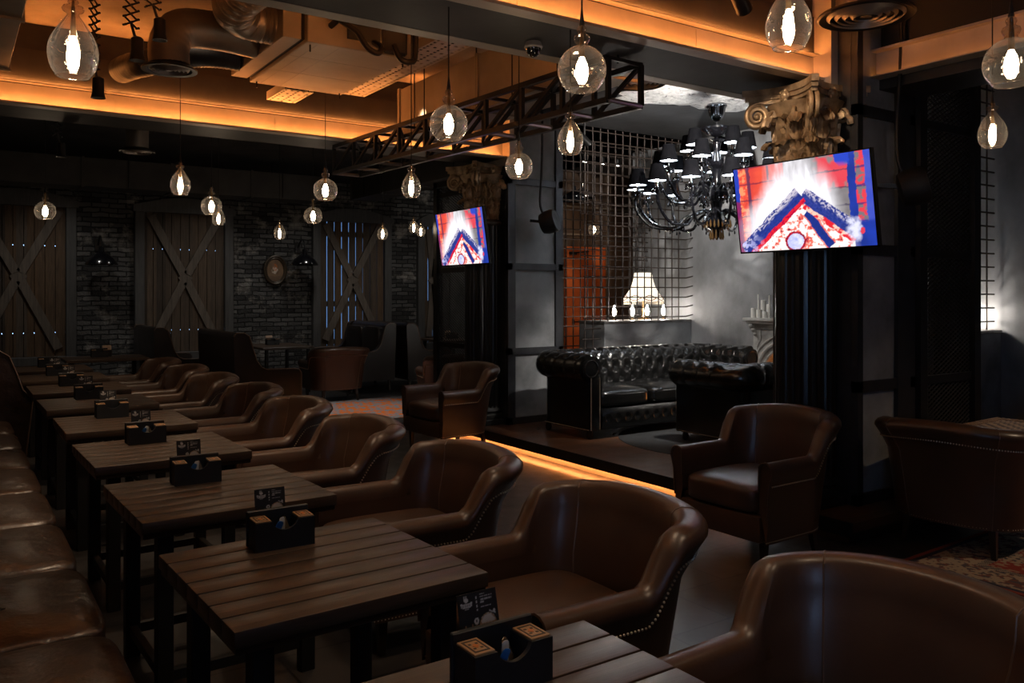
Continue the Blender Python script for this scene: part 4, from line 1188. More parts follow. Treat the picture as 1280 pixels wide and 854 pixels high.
# fan-coil unit
t = thing('fan_coil_unit', 'large box-shaped air conditioning unit hung under the ceiling, amber lit', 'air conditioner', (0,0,0))
MB().box(2.06, 2.86, 5.56, 6.90, 3.35, 3.70, .006).build('casing', DUCTBOX, t)
m = MB()
for y in (5.95, 6.4): m.box(2.06,2.86,y,y+.003,3.349,3.352)
for x in (2.14,2.3): m.box(x,x+.006,5.6,6.88,3.349,3.351)
m.build('panel_joint', DUCT, t)
MB().box(1.90, 2.03, 5.60, 6.86, 3.37, 3.68, .004).build('inlet_plenum', DUCTBOX, t)
MB().box(2.03, 2.06, 5.62, 6.84, 3.38, 3.67).build('rubber_collar', DARKPAINT, t)
MB().box(2.35,2.6,5.54,5.565,3.42,3.62).box(2.62,2.82,5.53,5.565,3.36,3.66,.02).build('control_cover', DARKBEAM, t)
def arc_path(pts, n=8):
    out = []; P = [Vector(p) for p in pts]
    for i in range(len(P)-1):
        p0 = P[max(i-1,0)]; p1 = P[i]; p2 = P[i+1]; p3 = P[min(i+2,len(P)-1)]
        for k in range(n):
            u = k/n
            out.append(.5*((2*p1)+(-p0+p2)*u+(2*p0-5*p1+4*p2-p3)*u*u+(-p0+3*p1-3*p2+p3)*u**3))
    return out+[P[-1]]
for (pts) in ([(2.25,5.54,3.62),(2.24,5.46,3.52),(2.36,5.42,3.44),(2.44,5.42,3.34),(2.52,5.42,3.31),(2.56,5.44,3.36),(2.55,5.54,3.42)],
              [(2.36,5.42,3.75),(2.30,5.42,3.60),(2.25,5.44,3.52),(2.22,5.54,3.48)],
              [(2.66,5.44,3.40),(2.70,5.42,3.30),(2.78,5.42,3.29),(2.83,5.44,3.36),(2.83,5.44,3.75)]):
    MB().tube(arc_path(pts), .022, 8).build('hose', BLACKMETAL, t)
for x in (2.10, 2.82):
    for y in (5.62, 6.84): MB().tube([(x,y,3.3),(x,y,ZC)], .006, 6).build('hanger_rod', BLACKMETAL, t)
RINGM = mat('diffuser_grey', (.22,.19,.17), .4, .5)
# ribbed ducts
def ribbed(name, label, path, r, rib=.004, pitch=.03, mt=DUCT, end=None, cat='duct', group=None):
    P = arc_path(path, 14); dens = []
    L = 0; pts = []; rad = []
    for i in range(len(P)-1):
        d = (P[i+1]-P[i]).length; n = max(1, int(d/(pitch/3)))
        for k in range(n): pts.append(P[i].lerp(P[i+1], k/n)); rad.append(r+rib*math.cos(2*PI*(L+d*k/n)/pitch))
        L += d
    pts.append(P[-1]); rad.append(r)
    t = thing(name, label, cat, (0,0,0), 0, group)
    MB().tube(pts, rad, 24).build('duct_body', mt, t, angle=70)
    if end:
        c = pts[-1] if end > 0 else pts[0]
        diff = MB().lathe([(r*.95,.05),(r*1.05,.02),(r*1.35,.0),(r*1.35,-.012),(r*1.1,-.01),(r*.95,.03)], 36, tuple(c), cap=False).build('diffuser_ring', BLACKMETAL, t)
        m = MB()
        for q in (.86, .66, .46, .26): m.lathe([(r*q,-.016),(r*(q+.09),-.004),(r*(q+.07),.004),(r*(q-.02),-.006),(r*q,-.016)], 32, tuple(c), cap=False)
        m.lathe([(.001,-.012),(r*.14,-.012),(r*.12,.01)], 16, tuple(c))
        m.build('diffuser_cones', RINGM, t)
    return t
DG = 'round ventilation ducts under the ceiling'
ribbed('ventilation_duct', 'dark elbow duct with round diffuser left of the air conditioning unit', [(1.90,6.22,3.50),(1.60,6.17,3.50),(1.36,6.12,3.46),(1.27,6.10,3.34),(1.27,6.10,3.16)], .135, .001, .05, DUCT, 1, group=DG)
ribbed('ventilation_duct', 'ribbed flexible duct rising out of the upper edge, beside the air conditioning unit', [(1.90,5.85,3.52),(1.70,5.82,3.52),(1.58,5.62,3.53),(1.60,5.2,3.55),(1.70,4.3,3.58)], .14, .006, .03, DUCT, group=DG)
ribbed('ventilation_duct', 'short ribbed duct behind the elbow diffuser', [(1.90,6.62,3.46),(1.6,6.70,3.46),(1.25,7.0,3.40),(1.15,7.3,3.40)], .10, .004, .03, STEEL, group=DG)
def diffuser(label, loc, r, h):
    t = thing('ceiling_diffuser', label, 'air diffuser', loc, 0, 'round ceiling air diffusers')
    MB().lathe([(r*.62,h),(r*.62,.03),(r*.7,.02)], 32, cap=False).build('duct_neck', DUCT, t)
    MB().lathe([(r*.7,.02),(r*.98,.005),(r,-.01),(r*.96,-.018),(r*.86,-.008),(r*.72,.02)], 40, cap=False).build('diffuser_ring', BLACKMETAL, t)
    m = MB()
    for q in (.74, .58, .42, .26): m.lathe([(r*q,-.022),(r*(q+.07),-.004),(r*(q+.055),.006),(r*(q-.015),-.010),(r*q,-.022)], 36, cap=False)
    m.lathe([(.001,-.012),(r*.12,-.012),(r*.1,.02)], 20)
    m.build('diffuser_cones', RINGM, t)
diffuser('large round ceiling diffuser at the top edge before the side beam', (4.62, 2.98, 3.30), .28, .42)
diffuser('round diffuser on a drum duct beside the white plaster patch', (4.72, 5.10, 3.35), .23, .38)
diffuser('small round diffuser on a stub duct in the dark rear ceiling', (1.55, 8.9, 3.02), .17, .7)
# rectangular ducts
def rduct(label, x0, x1, y0, y1, z0, z1, mt=DUCTBOX, along='y'):
    t = thing('rectangular_duct', label, 'duct', (0,0,0), 0, 'rectangular ducts under the ceiling')
    MB().box(x0,x1,y0,y1,z0,z1,.004).build('duct_body', mt, t)
    L = (y1-y0) if along == 'y' else (x1-x0); n = max(2, int(L/1.1))
    for k in range(n+1):
        q = k/n
        if along == 'y': yy = y0+(L-.04)*q; MB().box(x0-.015,x1+.015,yy,yy+.04,z0-.015,z1+.01).build('flange', mt, t)
        else: xx = x0+(L-.04)*q; MB().box(xx,xx+.04,y0-.015,y1+.015,z0-.015,z1+.01).build('flange', mt, t)
    for q in (.12, .5, .88):
        for s in (0, 1):
            a, b = (x0-.01 if s else x1+.01, y0+(y1-y0)*q) if along == 'y' else (x0+(x1-x0)*q, y0-.01 if s else y1+.01)
            MB().tube([(a,b,z0+.02),(a,b,ZC)], .006, 5).build('hanger_rod', BLACKMETAL, t)
rduct('amber-lit rectangular duct in the upper left corner', -.25, .36, 4.35, 7.0, 3.22, 3.62)
rduct('insulated rectangular duct above the middle of the truss', 3.62, 4.05, 4.4, 7.3, 3.12, 3.58)
rduct('long dark rectangular duct running above the brick wall', -.8, 5.0, 12.7, 13.2, 3.08, 3.48, DARKBEAM, 'x')
rduct('dark rectangular duct above the rear sofas', 5.65, 6.1, 8.6, 13.2, 3.2, 3.6, DARKBEAM)
ribbed('ventilation_duct', 'plain drum duct hanging over the near half of the truss', [(3.85,4.38,3.42),(3.85,4.2,3.42),(3.80,4.1,3.40)], .2, .003, .05, DUCTBOX, group=DG)
def tray(label, x0, x1, y0, y1, z):
    t = thing('cable_tray', label, 'cable tray', (0,0,z), 0, 'perforated cable trays under the ceiling')
    def cuts(a, b, n, f):
        w = (b-a)/n; out = [a]
        for k in range(n): out += [a+w*k+w*f, a+w*(k+1)-w*f]
        return out+[b]
    nx = 5; ny = int((y1-y0)/.055); X = cuts(x0,x1,nx,.30); Y = cuts(y0,y1,ny,.22)
    m = MB(); W = len(X); m.v = [(x,y,0) for y in Y for x in X]
    for j in range(len(Y)-1):
        for i in range(W-1):
            if i % 2 == 1 and j % 2 == 1 and ((i//2) % 2 == 0 or (j//2) % 2 == 0): continue
            m.f.append((j*W+i, j*W+i+1, (j+1)*W+i+1, (j+1)*W+i))
    p = m.build('perforated_base', GIRDER, t, smooth=False); sd = p.modifiers.new('thickness', 'SOLIDIFY'); sd.thickness = .003
    MB().box(x0,x0+.004,y0,y1,0,.07).box(x1-.004,x1,y0,y1,0,.07).build('side_rail', GIRDER, t)
    h = MB()
    k = y0+.1
    while k < y1:
        for x in (x0+.01, x1-.01): MB().tube([(x,k,0),(x,k,ZC-z)], .005, 5).build('hanger_rod', BLACKMETAL, t)
        k += 1.1
    for q in range(4): MB().tube([(x0+.05+.05*q+.01*math.sin(k*3+q), y0+(y1-y0)*k/12, .018+.004*q) for k in range(13)], .011, 6).build('cable', CORD, t)
tray('perforated cable tray right of the air conditioning unit', 2.96, 3.26, 4.62, 7.3, 3.47)
tray('perforated cable tray left of the far end of the truss, beyond the unit', 2.38, 2.64, 6.98, 7.46, 3.36)
# pantograph spotlights
def pantograph(label, x, y, zt, zb, yaw):
    t = thing('pantograph_spotlight', label, 'spotlight', (x, y, zb), yaw, 'pantograph spotlights over the plank tables')
    H = zt-zb; n = max(6, round(H/.062)); m = MB(); w = .042
    for k in range(n):
        za, zb2 = .10+(H-.14)*k/n, .10+(H-.14)*(k+1)/n
        m.bar((-w,-.006,za),(w,-.006,zb2),.010,.005,(0,1,0)); m.bar((w,.006,za),(-w,.006,zb2),.010,.005,(0,1,0))
        for s in (-w, 0, w): m.tube([(s,-.012,za if s else (za+zb2)/2),(s,.012,za if s else (za+zb2)/2)], .007, 6)
    m.build('scissor_arm', BLACKMETAL, t)
    MB().box(-.07,.07,-.03,.03,H-.05,H).build('ceiling_mount', BLACKMETAL, t)
    MB().tube([(0,0,.12),(.02,0,.06),(.04,0,.03)], .008, 6).build('hose', CORD, t)
    MB().lathe([(.024,.06),(.034,.05),(.036,-.04),(.044,-.075),(.039,-.075),(.032,-.04)], 18, (.04,0,-.01), cap=False).build('lamp_head', BLACKMETAL, t)
    MB().lathe([(.001,-.050),(.030,-.050),(.031,-.042)], 14, (.04,0,-.01)).build('lens', SPOTLENS_DIM, t)
    return t
SPOTLENS_DIM = emis('warm_spot_lens', (1,.75,.5), 2)
pantograph('black scissor-arm spotlight hanging right of the large teardrop pendant', .86, 5.12, ZC, 3.02, .5)
pantograph('black scissor-arm spotlight just behind the large teardrop pendant', .77, 5.86, ZC, 2.94, .9)
pantograph('black scissor-arm spotlight next to the upper edge, highest of those at the left', 1.02, 5.35, ZC, 3.22, .2)
pantograph('black scissor-arm spotlight in the dark rear ceiling below the lit beam', .82, 8.60, ZC, 2.94, .4)
def track_spot(label, loc, aim, group):
    t = thing('track_spotlight', label, 'spotlight', loc, 0, group)
    d = (Vector(aim)-Vector(loc)).normalized(); q = Vector((0,0,-1)).rotation_difference(d)
    m = MB(); m.xf = q.to_matrix().to_4x4()
    m.lathe([(.02,.10),(.045,.09),(.047,-.07),(.05,-.08),(.044,-.08),(.036,-.04)], 18); m.build('lamp_head', BLACKMETAL, t)
    m = MB(); m.xf = q.to_matrix().to_4x4(); m.lathe([(.001,-.05),(.036,-.05),(.037,-.045)], 14); m.build('lens', SPOTLENS, t)
    MB().tube([(0,0,.05),(0,0,ZC-.03-loc[2] if loc[2] > 3.5 else .20)], .012, 8).build('stem', BLACKMETAL, t)
    return t
LS = 'small track spotlights in the lounge'
SPOTS = [((5.25,4.35,3.20),(6.9,6.2,3.68)), ((6.3,7.75,3.45),(8.5,7.7,1.9)), ((5.75,5.0,3.45),(6.6,6.9,.5))]
track_spot('small bright spotlight under the beam left of the nearer capital', *SPOTS[0], LS)
track_spot('black track spotlight high behind the concrete pillar, before the rod grid', *SPOTS[1], LS)
track_spot('black track spotlight over the chesterfield sofas', *SPOTS[2], LS)
CAPSPOT = ((3.72,3.18,3.27),(4.85,3.66,2.72))
track_spot('black spotlight above the long lit channel beam, near the upper edge', *CAPSPOT, 'small spotlights by the lit beam')
MB_ = MB().box(7.5, 8.48, 9.57, 9.61, 3.66, 3.70).build('light_track', BLACKMETAL); tag(MB_, 'black lighting track carrying three small bright spotlights', 'track')
for k, (x, w) in enumerate(((7.80,'left'),(8.14,'middle'),(8.44,'right'))):
    t = thing('track_spotlight', '%s one of three small bright spotlights on the far track' % w, 'spotlight', (x, 9.59, 3.60), 0, 'spotlights on the far track')
    MB().lathe([(.02,.06),(.04,.05),(.042,-.03),(.035,-.03)], 14).build('lamp_head', BLACKMETAL, t)
    MB().ball((0,0,-.03), .03, 10, 6).build('lens', SPOTLENS, t)
t = thing('dome_camera', 'small dome camera under the dark beam by the cable tray', 'camera', (2.85, 3.98, 3.054))
MB().lathe([(.045,.03),(.055,.0),(.05,-.01)], 18).build('housing', GIRDER, t); MB().lathe([(.046,-.01),(.04,-.035),(.02,-.055),(.001,-.06)], 18).build('dome', BLKGLOSS, t)
def speaker(label, loc):
    t = thing('round_speaker', label, 'speaker', loc, .6, 'round black speakers hung by the pillars')
    m = MB(); m.xf = Matrix.Rotation(PI/2-.25, 4, 'X'); m.lathe([(.05,-.10),(.11,-.085),(.128,-.03),(.13,.05),(.12,.085),(.105,.09),(.001,.075)], 32); m.build('speaker_body', DARKPAINT, t)
    MB().tube(arc_path([(0,.05,.05),(-.02,.10,.2),(.02,.10,.5),(-.01,.08,.9),(0,.08,ZC-loc[2])]), .014, 7).build('cable', CORD, t)
    MB().bar((0,.05,0),(0,.22,.02),.04,.03).build('bracket', BLACKMETAL, t)
speaker('round black speaker before the concrete pillar between the two columns', (5.50, 7.38, 2.40))
speaker('round black speaker beside the nearer concrete pillar, right of the larger screen', (5.42, 3.14, 2.33))

# ================================================================== BACK WALL PIECES
t = thing('oval_picture', 'small oval picture in a dark frame on the brick wall', 'picture', (4.93, 14.97, 2.04))
def oval(a, b, n=40): return [(a*math.cos(2*PI*k/n), b*math.sin(2*PI*k/n)) for k in range(n)]
fr = MB()
for (a0, r) in ((1.0,.026),(.87,.016)): fr.tube([(x*a0,-.02,z*a0) for x,z in oval(.195,.25)], r, 8, closed=True)
fr.build('frame', mat('dark_gilt_frame', (.05,.035,.022), .4, .3), t)
PICT = vcol_mat('painted_scene', .6)
rows = [[(.165*r*math.cos(2*PI*k/40), -.012, .212*r*math.sin(2*PI*k/40)) for k in range(41)] for r in [i/14 for i in range(15)]]
p = MB().grid(rows).build('canvas', PICT, t, smooth=False)
def pic(c):
    x, z = c.x/.165, c.z/.212; n = fbm(x*4+9, z*4+3)
    col = mixc((.11,.06,.03), (.24,.14,.075), n)
    if ((x+.05)/.35)**2+((z+.02)/.28)**2 < 1 and n > .42: col = (.55,.45,.36)
    if ((x-.0)/.22)**2+((z-.25)/.3)**2 < 1 and n < .55: col = (.50,.14,.03)
    if z < -.5: col = mixc(col, (.12,.07,.04), .6)
    return col
paint(p, pic)
def barn_lamp(label, x, z, R=.24):
    t = thing('barn_wall_lamp', label, 'wall lamp', (x, 14.62, z), 0, 'black barn lamps on the brick wall')
    MB().lathe([(R,-.02),(R*.98,.0),(R*.80,.07),(R*.45,.14),(R*.2,.17),(.045,.19),(.04,.26),(.001,.27)], 28, cap=False).build('lamp_shade', BLKGLOSS, t)
    MB().lathe([(R+.004,-.028),(R+.006,-.018),(R-.004,-.016)], 28, cap=False).build('rim', CHROME, t)
    MB().tube(arc_path([(0,0,.26),(0,.02,.38),(0,.14,.44),(0,.28,.36),(0,.36,.30)]), .012, 7).build('arm', BLACKMETAL, t)
    MB().box(-.05,.05,.35,.38,.2,.4,.005).build('wall_plate', BLACKMETAL, t)
barn_lamp('black barn lamp on the brick wall right of the oval picture', 5.36, 2.16)
barn_lamp('black barn lamp on the brick wall between the two left shutters', 2.02, 2.10)

# ================================================================== LOUNGE
def rebar(label, x0, x1, y, z0, z1, group, nxs=.127, split=None, bend=.07):
    t = thing('wire_grid', label, 'grid', (0,0,0), 0, group)
    v = MB(); n = int((x1-x0)/nxs)
    for k in range(n+1):
        x = x0+.05+nxs*k
        if x > x1: break
        zb = z0 if (split is None or x > split) else PZ
        v.tube([(x, y, zb), (x, y, z1)], .0085, 6)
    v.build('upright_rods', RUST, t)
    h = MB(); z = (PZ if split else z0)+.08
    while z < z1-.02:
        xe = x1 if (split is None or z > z0) else split
        pts = [(x0-.02*math.sin(z*37), y-.013, z), (xe, y-.013, z)]
        if z > z0 and bend: pts.append((x1+.10, y-.013-bend, z+.03))
        h.tube(pts, .0085, 6); z += .132
    h.build('cross_rods', RUST, t)
RUST = mat('rusty_rebar', (.045,.032,.026), .6, .3)
RG = 'welded rod grids in the lounge'
rebar('grid of dark rods standing on the console behind the chesterfield sofa', 6.60, 8.42, 8.17, 1.256, ZC-.03, RG, split=6.90)
rebar('second grid of dark rods behind the fringed lamp', 6.75, 8.42, 8.92, PZ, ZC-.03, RG, bend=0)
rebar('grid of dark rods beyond the expanded-metal screen at the right edge', 6.9, 8.46, 4.10, 1.256, ZC-.03, RG, bend=0)
def console(label, x0, x1, y0, y1):
    t = thing('console', label, 'console', (0,0,0), 0, 'concrete consoles in the lounge corners')
    MB().box(x0, x1, y0, y1, PZ, 1.225, .006).build('console_body', CONCRETE2, t)
    MB().box(x0-.012, x1, y0-.012, y1, 1.225, 1.255, .004).build('console_top', mottled('worn_steel_top', (.12,.115,.11), (.3,.29,.28), .4, 9, .2, .004, metal=.6), t)
console('long concrete console holding the fringed lamp behind the chesterfield sofa', 6.93, 8.49, 8.12, 8.64)
console('concrete console behind the expanded-metal screen at the right', 6.9, 8.48, 4.03, 4.48)
def candle_lamp(label, x, y, z0=1.256):
    t = thing('candle_bulb_lamp', label, 'bulb lamp', (x, y, z0), 0, 'bare candle bulb lamps on the consoles')
    MB().lathe([(.03,0),(.03,.01),(.014,.018),(.014,.05),(.018,.055)], 14).build('socket', BRASS, t)
    MB().lathe([(.012,.055),(.024,.08),(.028,.11),(.022,.15),(.010,.185),(.001,.20)], 14).build('bulb', BULBW, t)
for k, x in enumerate((7.34, 7.66, 7.93, 8.24)):
    candle_lamp('%s bare candle bulb on the console behind the chesterfield sofa' % ('leftmost','second','third','rightmost')[k], x, 8.40)
candle_lamp('bare candle bulb seen beside the frame of the metal screen at the right', 8.36, 4.24)
candle_lamp('bare candle bulb glowing through the metal screen at the right', 8.05, 4.24)
t = thing('table_lamp', 'cream fringed lamp glowing on the console behind the wire grid', 'lamp', (7.95, 8.50, 1.256)); t.scale = (.92,.92,1)
MB().lathe([(.09,0),(.095,.015),(.03,.03),(.02,.07),(.035,.11),(.018,.16),(.015,.30)], 20).build('lamp_base', BRASS, t)
SHADE = mat('cream_lampshade', (.8,.72,.6), .8, emit=(1,.86,.70), es=1.15)
prof = [(.30,.255),(.285,.29),(.25,.34),(.205,.40),(.17,.47),(.145,.55),(.13,.64)]
n = 64; rings = []
for r, z in prof: rings.append([(r*(1+.03*math.cos(8*2*PI*k/n)*(1 if z < .3 else .3))*math.cos(2*PI*k/n), r*(1+.03*math.cos(8*2*PI*k/n)*(1 if z < .3 else .3))*math.sin(2*PI*k/n), z-.012*abs(math.sin(4*2*PI*k/n))*(1 if z < .3 else 0)) for k in range(n)])
sh = MB().grid(rings, closed_v=True).build('lamp_shade', SHADE, t)
m = MB()
for k in range(8):
    a0 = 2*PI*k/8
    m.tube([((.292-.022*math.sin(PI*q/10)**2)*math.cos(a0+2*PI/8*q/10), (.292-.022*math.sin(PI*q/10)**2)*math.sin(a0+2*PI/8*q/10), .275+.055*math.sin(PI*q/10)) for q in range(11)], .006, 5)
    m.tube([((.298)*math.cos(a0+2*PI/8*q/10), (.298)*math.sin(a0+2*PI/8*q/10), .305-.045*math.sin(PI*q/10)) for q in range(11)], .006, 5)
m.build('braid_trim', mat('braid', (.35,.22,.15), .8), sh)
m = MB()
for k in range(72):
    a = 2*PI*k/72; m.tube([(.30*math.cos(a),.30*math.sin(a),.25),(.30*math.cos(a),.30*math.sin(a),.205)], .004, 4)
m.build('fringe', mat('fringe_thread', (.6,.5,.4), .9), sh)
# fireplace
t = thing('fireplace', 'ornate grey fireplace with arched opening and orange glow behind the column', 'fireplace', (8.5, 6.22, PZ), 0)
FP = mottled('aged_grey_plaster', (.22,.21,.20), (.50,.49,.47), .7, 7, .4, .006, detail=8)
hw, ht = .62, 1.08; aw, asp = .45, .46
poly = [(-hw,0),(-aw,0),(-aw,asp)] + [(-aw*math.cos(PI*k/16), asp+.36*math.sin(PI*k/16)) for k in range(1,16)] + [(aw,asp),(aw,0),(hw,0),(hw,ht),(-hw,ht)]
m = MB(); n = len(poly)
m.v = [(-.26, p[0], p[1]) for p in poly] + [(-.02, p[0], p[1]) for p in poly]
bm = bmesh.new(); 
for s, d in ((-1,-.26),):
    pass
bm.free()
# front as two jambs plus arch strips
arch = [(-aw,0),(-aw,asp)] + [(-aw*math.cos(PI*k/16), asp+.36*math.sin(PI*k/16)) for k in range(1,16)] + [(aw,asp),(aw,0)]
m = MB()
outer = []
for (y, z) in arch: outer.append((-hw if y < -aw*.999 else (hw if y > aw*.999 else y*hw/aw), ht if abs(y) < aw*.999 else z))
outer[0] = (-hw,0); outer[1] = (-hw,asp); outer[-2] = (hw,asp); outer[-1] = (hw,0)
outer[2] = (-hw, ht); outer[-3] = (hw, ht)
rings = [[(-.26,p[0],p[1]) for p in arch], [(-.26,p[0],p[1]) for p in outer], [(-.01,p[0],p[1]) for p in outer], [(-.01,p[0],p[1]) for p in arch]]
m.grid(rings, closed_u=True); m.build('surround', FP, t, angle=30)
m = MB()
for sc, r, dx in ((1.04,.022,-.262),(1.20,.026,-.266),(1.36,.016,-.262)):
    m.tube([(dx, y*sc, z*(1+(sc-1)*.55)) for y, z in arch], r, 8)
m.tube([(-.262, -hw+.06, .02), (-.262,-hw+.06,.80), (-.262,-hw+.12,.90),(-.262,-hw+.12,ht-.06),(-.262,hw-.12,ht-.06),(-.262,hw-.12,.90),(-.262,hw-.06,.80),(-.262,hw-.06,.02)], .012, 6)
m.ball((-.262,0,asp+.44), .06, 12, 8); m.build('arch_moulding', FP, t)
MB().box(-.33,-.0,-hw-.06,hw+.06,ht,ht+.03,.006).box(-.36,0,-hw-.09,hw+.09,ht+.03,ht+.07,.008).build('mantel_shelf', mottled('mantel_stone', (.35,.34,.32), (.62,.6,.58), .7, 8, .3, .004), t)
m = MB()
for k in range(3):
    for s in (-1,1): m.ball((-.30, s*(hw-.03*k), ht-.03-.05*k), .035-.007*k, 10, 6)
m.build('corbel', FP, t)
MB().box(-.03,-.0,-aw-.05,aw+.05,0,asp+.36).box(-.26,0,-aw-.02,aw+.02,0,.02).build('firebox', mottled('firebrick', (.30,.14,.06), (.5,.26,.12), .8, 8, .5, .01), t)
MB().tube([(-.12,-.20,.07),(-.12,.2,.09)], .035, 10).tube([(-.17,-.15,.06),(-.08,.18,.13)], .03, 10).build('glowing_logs', emis('ember_glow', (1,.36,.08), 14), t)
WAX = mottled('white_wax', (.62,.60,.56), (.75,.73,.69), .6, 12, .1, .003)
def candle(label, y, r, z0, h, x=8.32):
    t = thing('candle', label, 'candle', (x, y, z0), 0, 'white candles on the mantel')
    MB().lathe([(r*.96,0),(r,.01),(r,h-.006),(r*.85,h),(r*.4,h-.008),(.001,h-.01)], 14).build('wax', WAX, t)
    MB().tube([(0,0,h-.01),(.001,0,h+.014)], .0015, 4).build('wick', DARKPAINT, t)
zm = PZ+ht+.07
cl = [('leftmost short pillar',6.885,.032,.12),('tall thin',6.86,.011,.29),('broad left',6.80,.034,.10),('tall pillar',6.785,.030,.22),('short middle',6.715,.028,.08),('medium pillar',6.70,.028,.17),('thin leaning',6.645,.010,.28),
      ('tall broad pillar',6.59,.036,.22),('squat',6.535,.030,.10),('medium right',6.49,.032,.12),('thin right',6.46,.010,.28)]
for k, (w, y, r, h) in enumerate(cl):
    candle('%s white candle on the fireplace mantel' % w, y, r, zm, h, 8.30+.06*(k % 2))
# plaster patch and rosette on the lounge ceiling
rp = random.Random(5); poly = []
for k in range(60):
    a = 2*PI*k/60; r = 1+.13*math.sin(3*a+1)+.10*math.sin(7*a)+.05*rp.uniform(-1,1)
    poly.append((6.75+1.25*r*math.cos(a), 5.75+1.05*r*math.sin(a)))
mp = MB(); mp.v = [(6.75,5.75,ZC-.055)] ; R_ = 8
for i in range(1, R_+1):
    for (x, y) in poly: 
        q = i/R_; mp.v.append((6.75+(x-6.75)*q, 5.75+(y-5.75)*q, ZC-.055+rp.uniform(-.012,.012)+(.02 if i == R_ else 0)))
for k in range(60): mp.f.append((0, 1+k, 1+(k+1)%60))
for i in range(R_-1):
    for k in range(60): mp.f.append((1+i*60+k, 1+i*60+(k+1)%60, 1+(i+1)*60+(k+1)%60, 1+(i+1)*60+k))
pp = mp.build('trim_5', PLASTER); struct(pp)
CX, CY = 7.04, 6.35
# chandelier
t = thing('chandelier', 'huge black glass chandelier with many small black shades above the sofas', 'chandelier', (CX, CY, 0))
MB().lathe([(.11,3.70),(.115,3.68),(.10,3.66),(.085,3.58),(.05,3.53),(.02,3.51)], 20).build('ceiling_rose', CHROME, t)
MB().tube([(0,0,3.70),(0,0,2.3)], .014, 8).build('stem', BLKGLOSS, t)
MB().lathe([(.02,3.34),(.10,3.36),(.17,3.42),(.175,3.44),(.15,3.435),(.08,3.39),(.02,3.37)], 24).lathe([(.015,3.28),(.06,3.29),(.09,3.31),(.03,3.33)],20).build('crown_bowl', BLKGLOSS, t)
MB().lathe([(.001,2.20),(.02,2.22),(.03,2.27),(.05,2.30),(.12,2.34),(.15,2.40),(.09,2.46),(.05,2.52),(.07,2.62),(.16,2.68),(.17,2.72),(.06,2.78),(.045,2.90),(.07,2.98),(.13,3.02),(.06,3.07),(.035,3.2),(.05,3.28)], 24).build('body', BLKGLOSS, t)
SHB = mottled('black_pleated_shade', (.003,.003,.004), (.006,.006,.007), .9, 20, .1, .002, spec=.02); LIN = mat('white_shade_lining', (.8,.82,.85), .7)
GOLDX = mat('smoky_gold_crystal', (.30,.17,.07), .12, .6)
tiers = [(14, .90, 2.73, 2.42, 0.0), (9, .62, 2.98, 2.70, .2), (5, .34, 3.16, 3.0, .5)]
crys = MB(); cg = MB()
for (n, R, zc_, zh, ph) in tiers:
    for k in range(n):
        a = 2*PI*(k+ph)/n; c, s = math.cos(a), math.sin(a)
        pr = [(.06,zh+.03),(.16,zh+.10),(.30*R/.9+.05,zh+.03),(R*.52,zh-.07),(R*.78,zh-.06),(R*.95,zh+.08),(R,zc_-.10),(R,zc_-.03)]
        P = arc_path([(r*c, r*s, z) for r, z in pr], 5)
        MB().tube(P, .016, 8).build('arm', BLKGLOSS, t)
        m = MB().lathe([(.02,-.05),(.055,-.03),(.06,-.015),(.02,-.005),(.018,.05)], 14, (R*c, R*s, zc_)); m.build('candle_cup', CHROME, t)
        sh = MB(); pr2 = [(.098,.0),(.064,.175)]
        sh.lathe(pr2, 18, (R*c, R*s, zc_+.06)); sh.f = [f for f in sh.f if len(f) == 4]
        so = sh.build('lamp_shade', SHB, t)
        ln = MB(); ln.lathe([(.095,.001),(.061,.174)], 18, (R*c, R*s, zc_+.06)); ln.f = [f for f in ln.f if len(f) == 4]
        ln.build('shade_lining', LIN, so)
        MB().lathe([(.014,.03),(.018,.06),(.016,.10),(.001,.125)], 8, (R*c, R*s, zc_+.02)).build('bulb', CHBULB, t)
        for j in range(6):
            b = 2*PI*j/6; x, y = R*c+.055*math.cos(b), R*s+.055*math.sin(b)
            crys.lathe([(.001,-.055),(.010,-.04),(.006,-.012),(.001,-.004)], 6, (x, y, zc_-.02)); 
        MB().lathe([(.001,-.09),(.016,-.065),(.008,-.02),(.001,-.008)], 6, (R*c, R*s, zc_-.10)).build('crystal_drop', BLKGLOSS, t)
        for j in range(4):
            p = P[int(len(P)*(.3+.15*j))]; crys.lathe([(.001,-.06),(.010,-.045),(.005,-.012),(.001,0)], 6, (p.x, p.y, p.z-.012))
for j in range(22):
    b = 2*PI*j/22
    MB().lathe([(.001,-.09),(.014,-.065),(.006,-.02),(.001,0)], 6, (.15*math.cos(b), .15*math.sin(b), 2.42)).build('crystal_drop', GOLDX, t)
    MB().lathe([(.001,-.09),(.014,-.065),(.006,-.02),(.001,0)], 6, (.17*math.cos(b), .17*math.sin(b), 2.70)).build('crystal_drop', BLKGLOSS, t)
for j in range(10):
    b = 2*PI*j/10; MB().lathe([(.001,-.12),(.014,-.09),(.006,-.02),(.001,0)], 6, (.07*math.cos(b), .07*math.sin(b), 2.32)).build('crystal_drop', GOLDX, t)
cd_ = crys.build('crystal_beads', BLKGLOSS, t); cd_['kind'] = 'stuff'
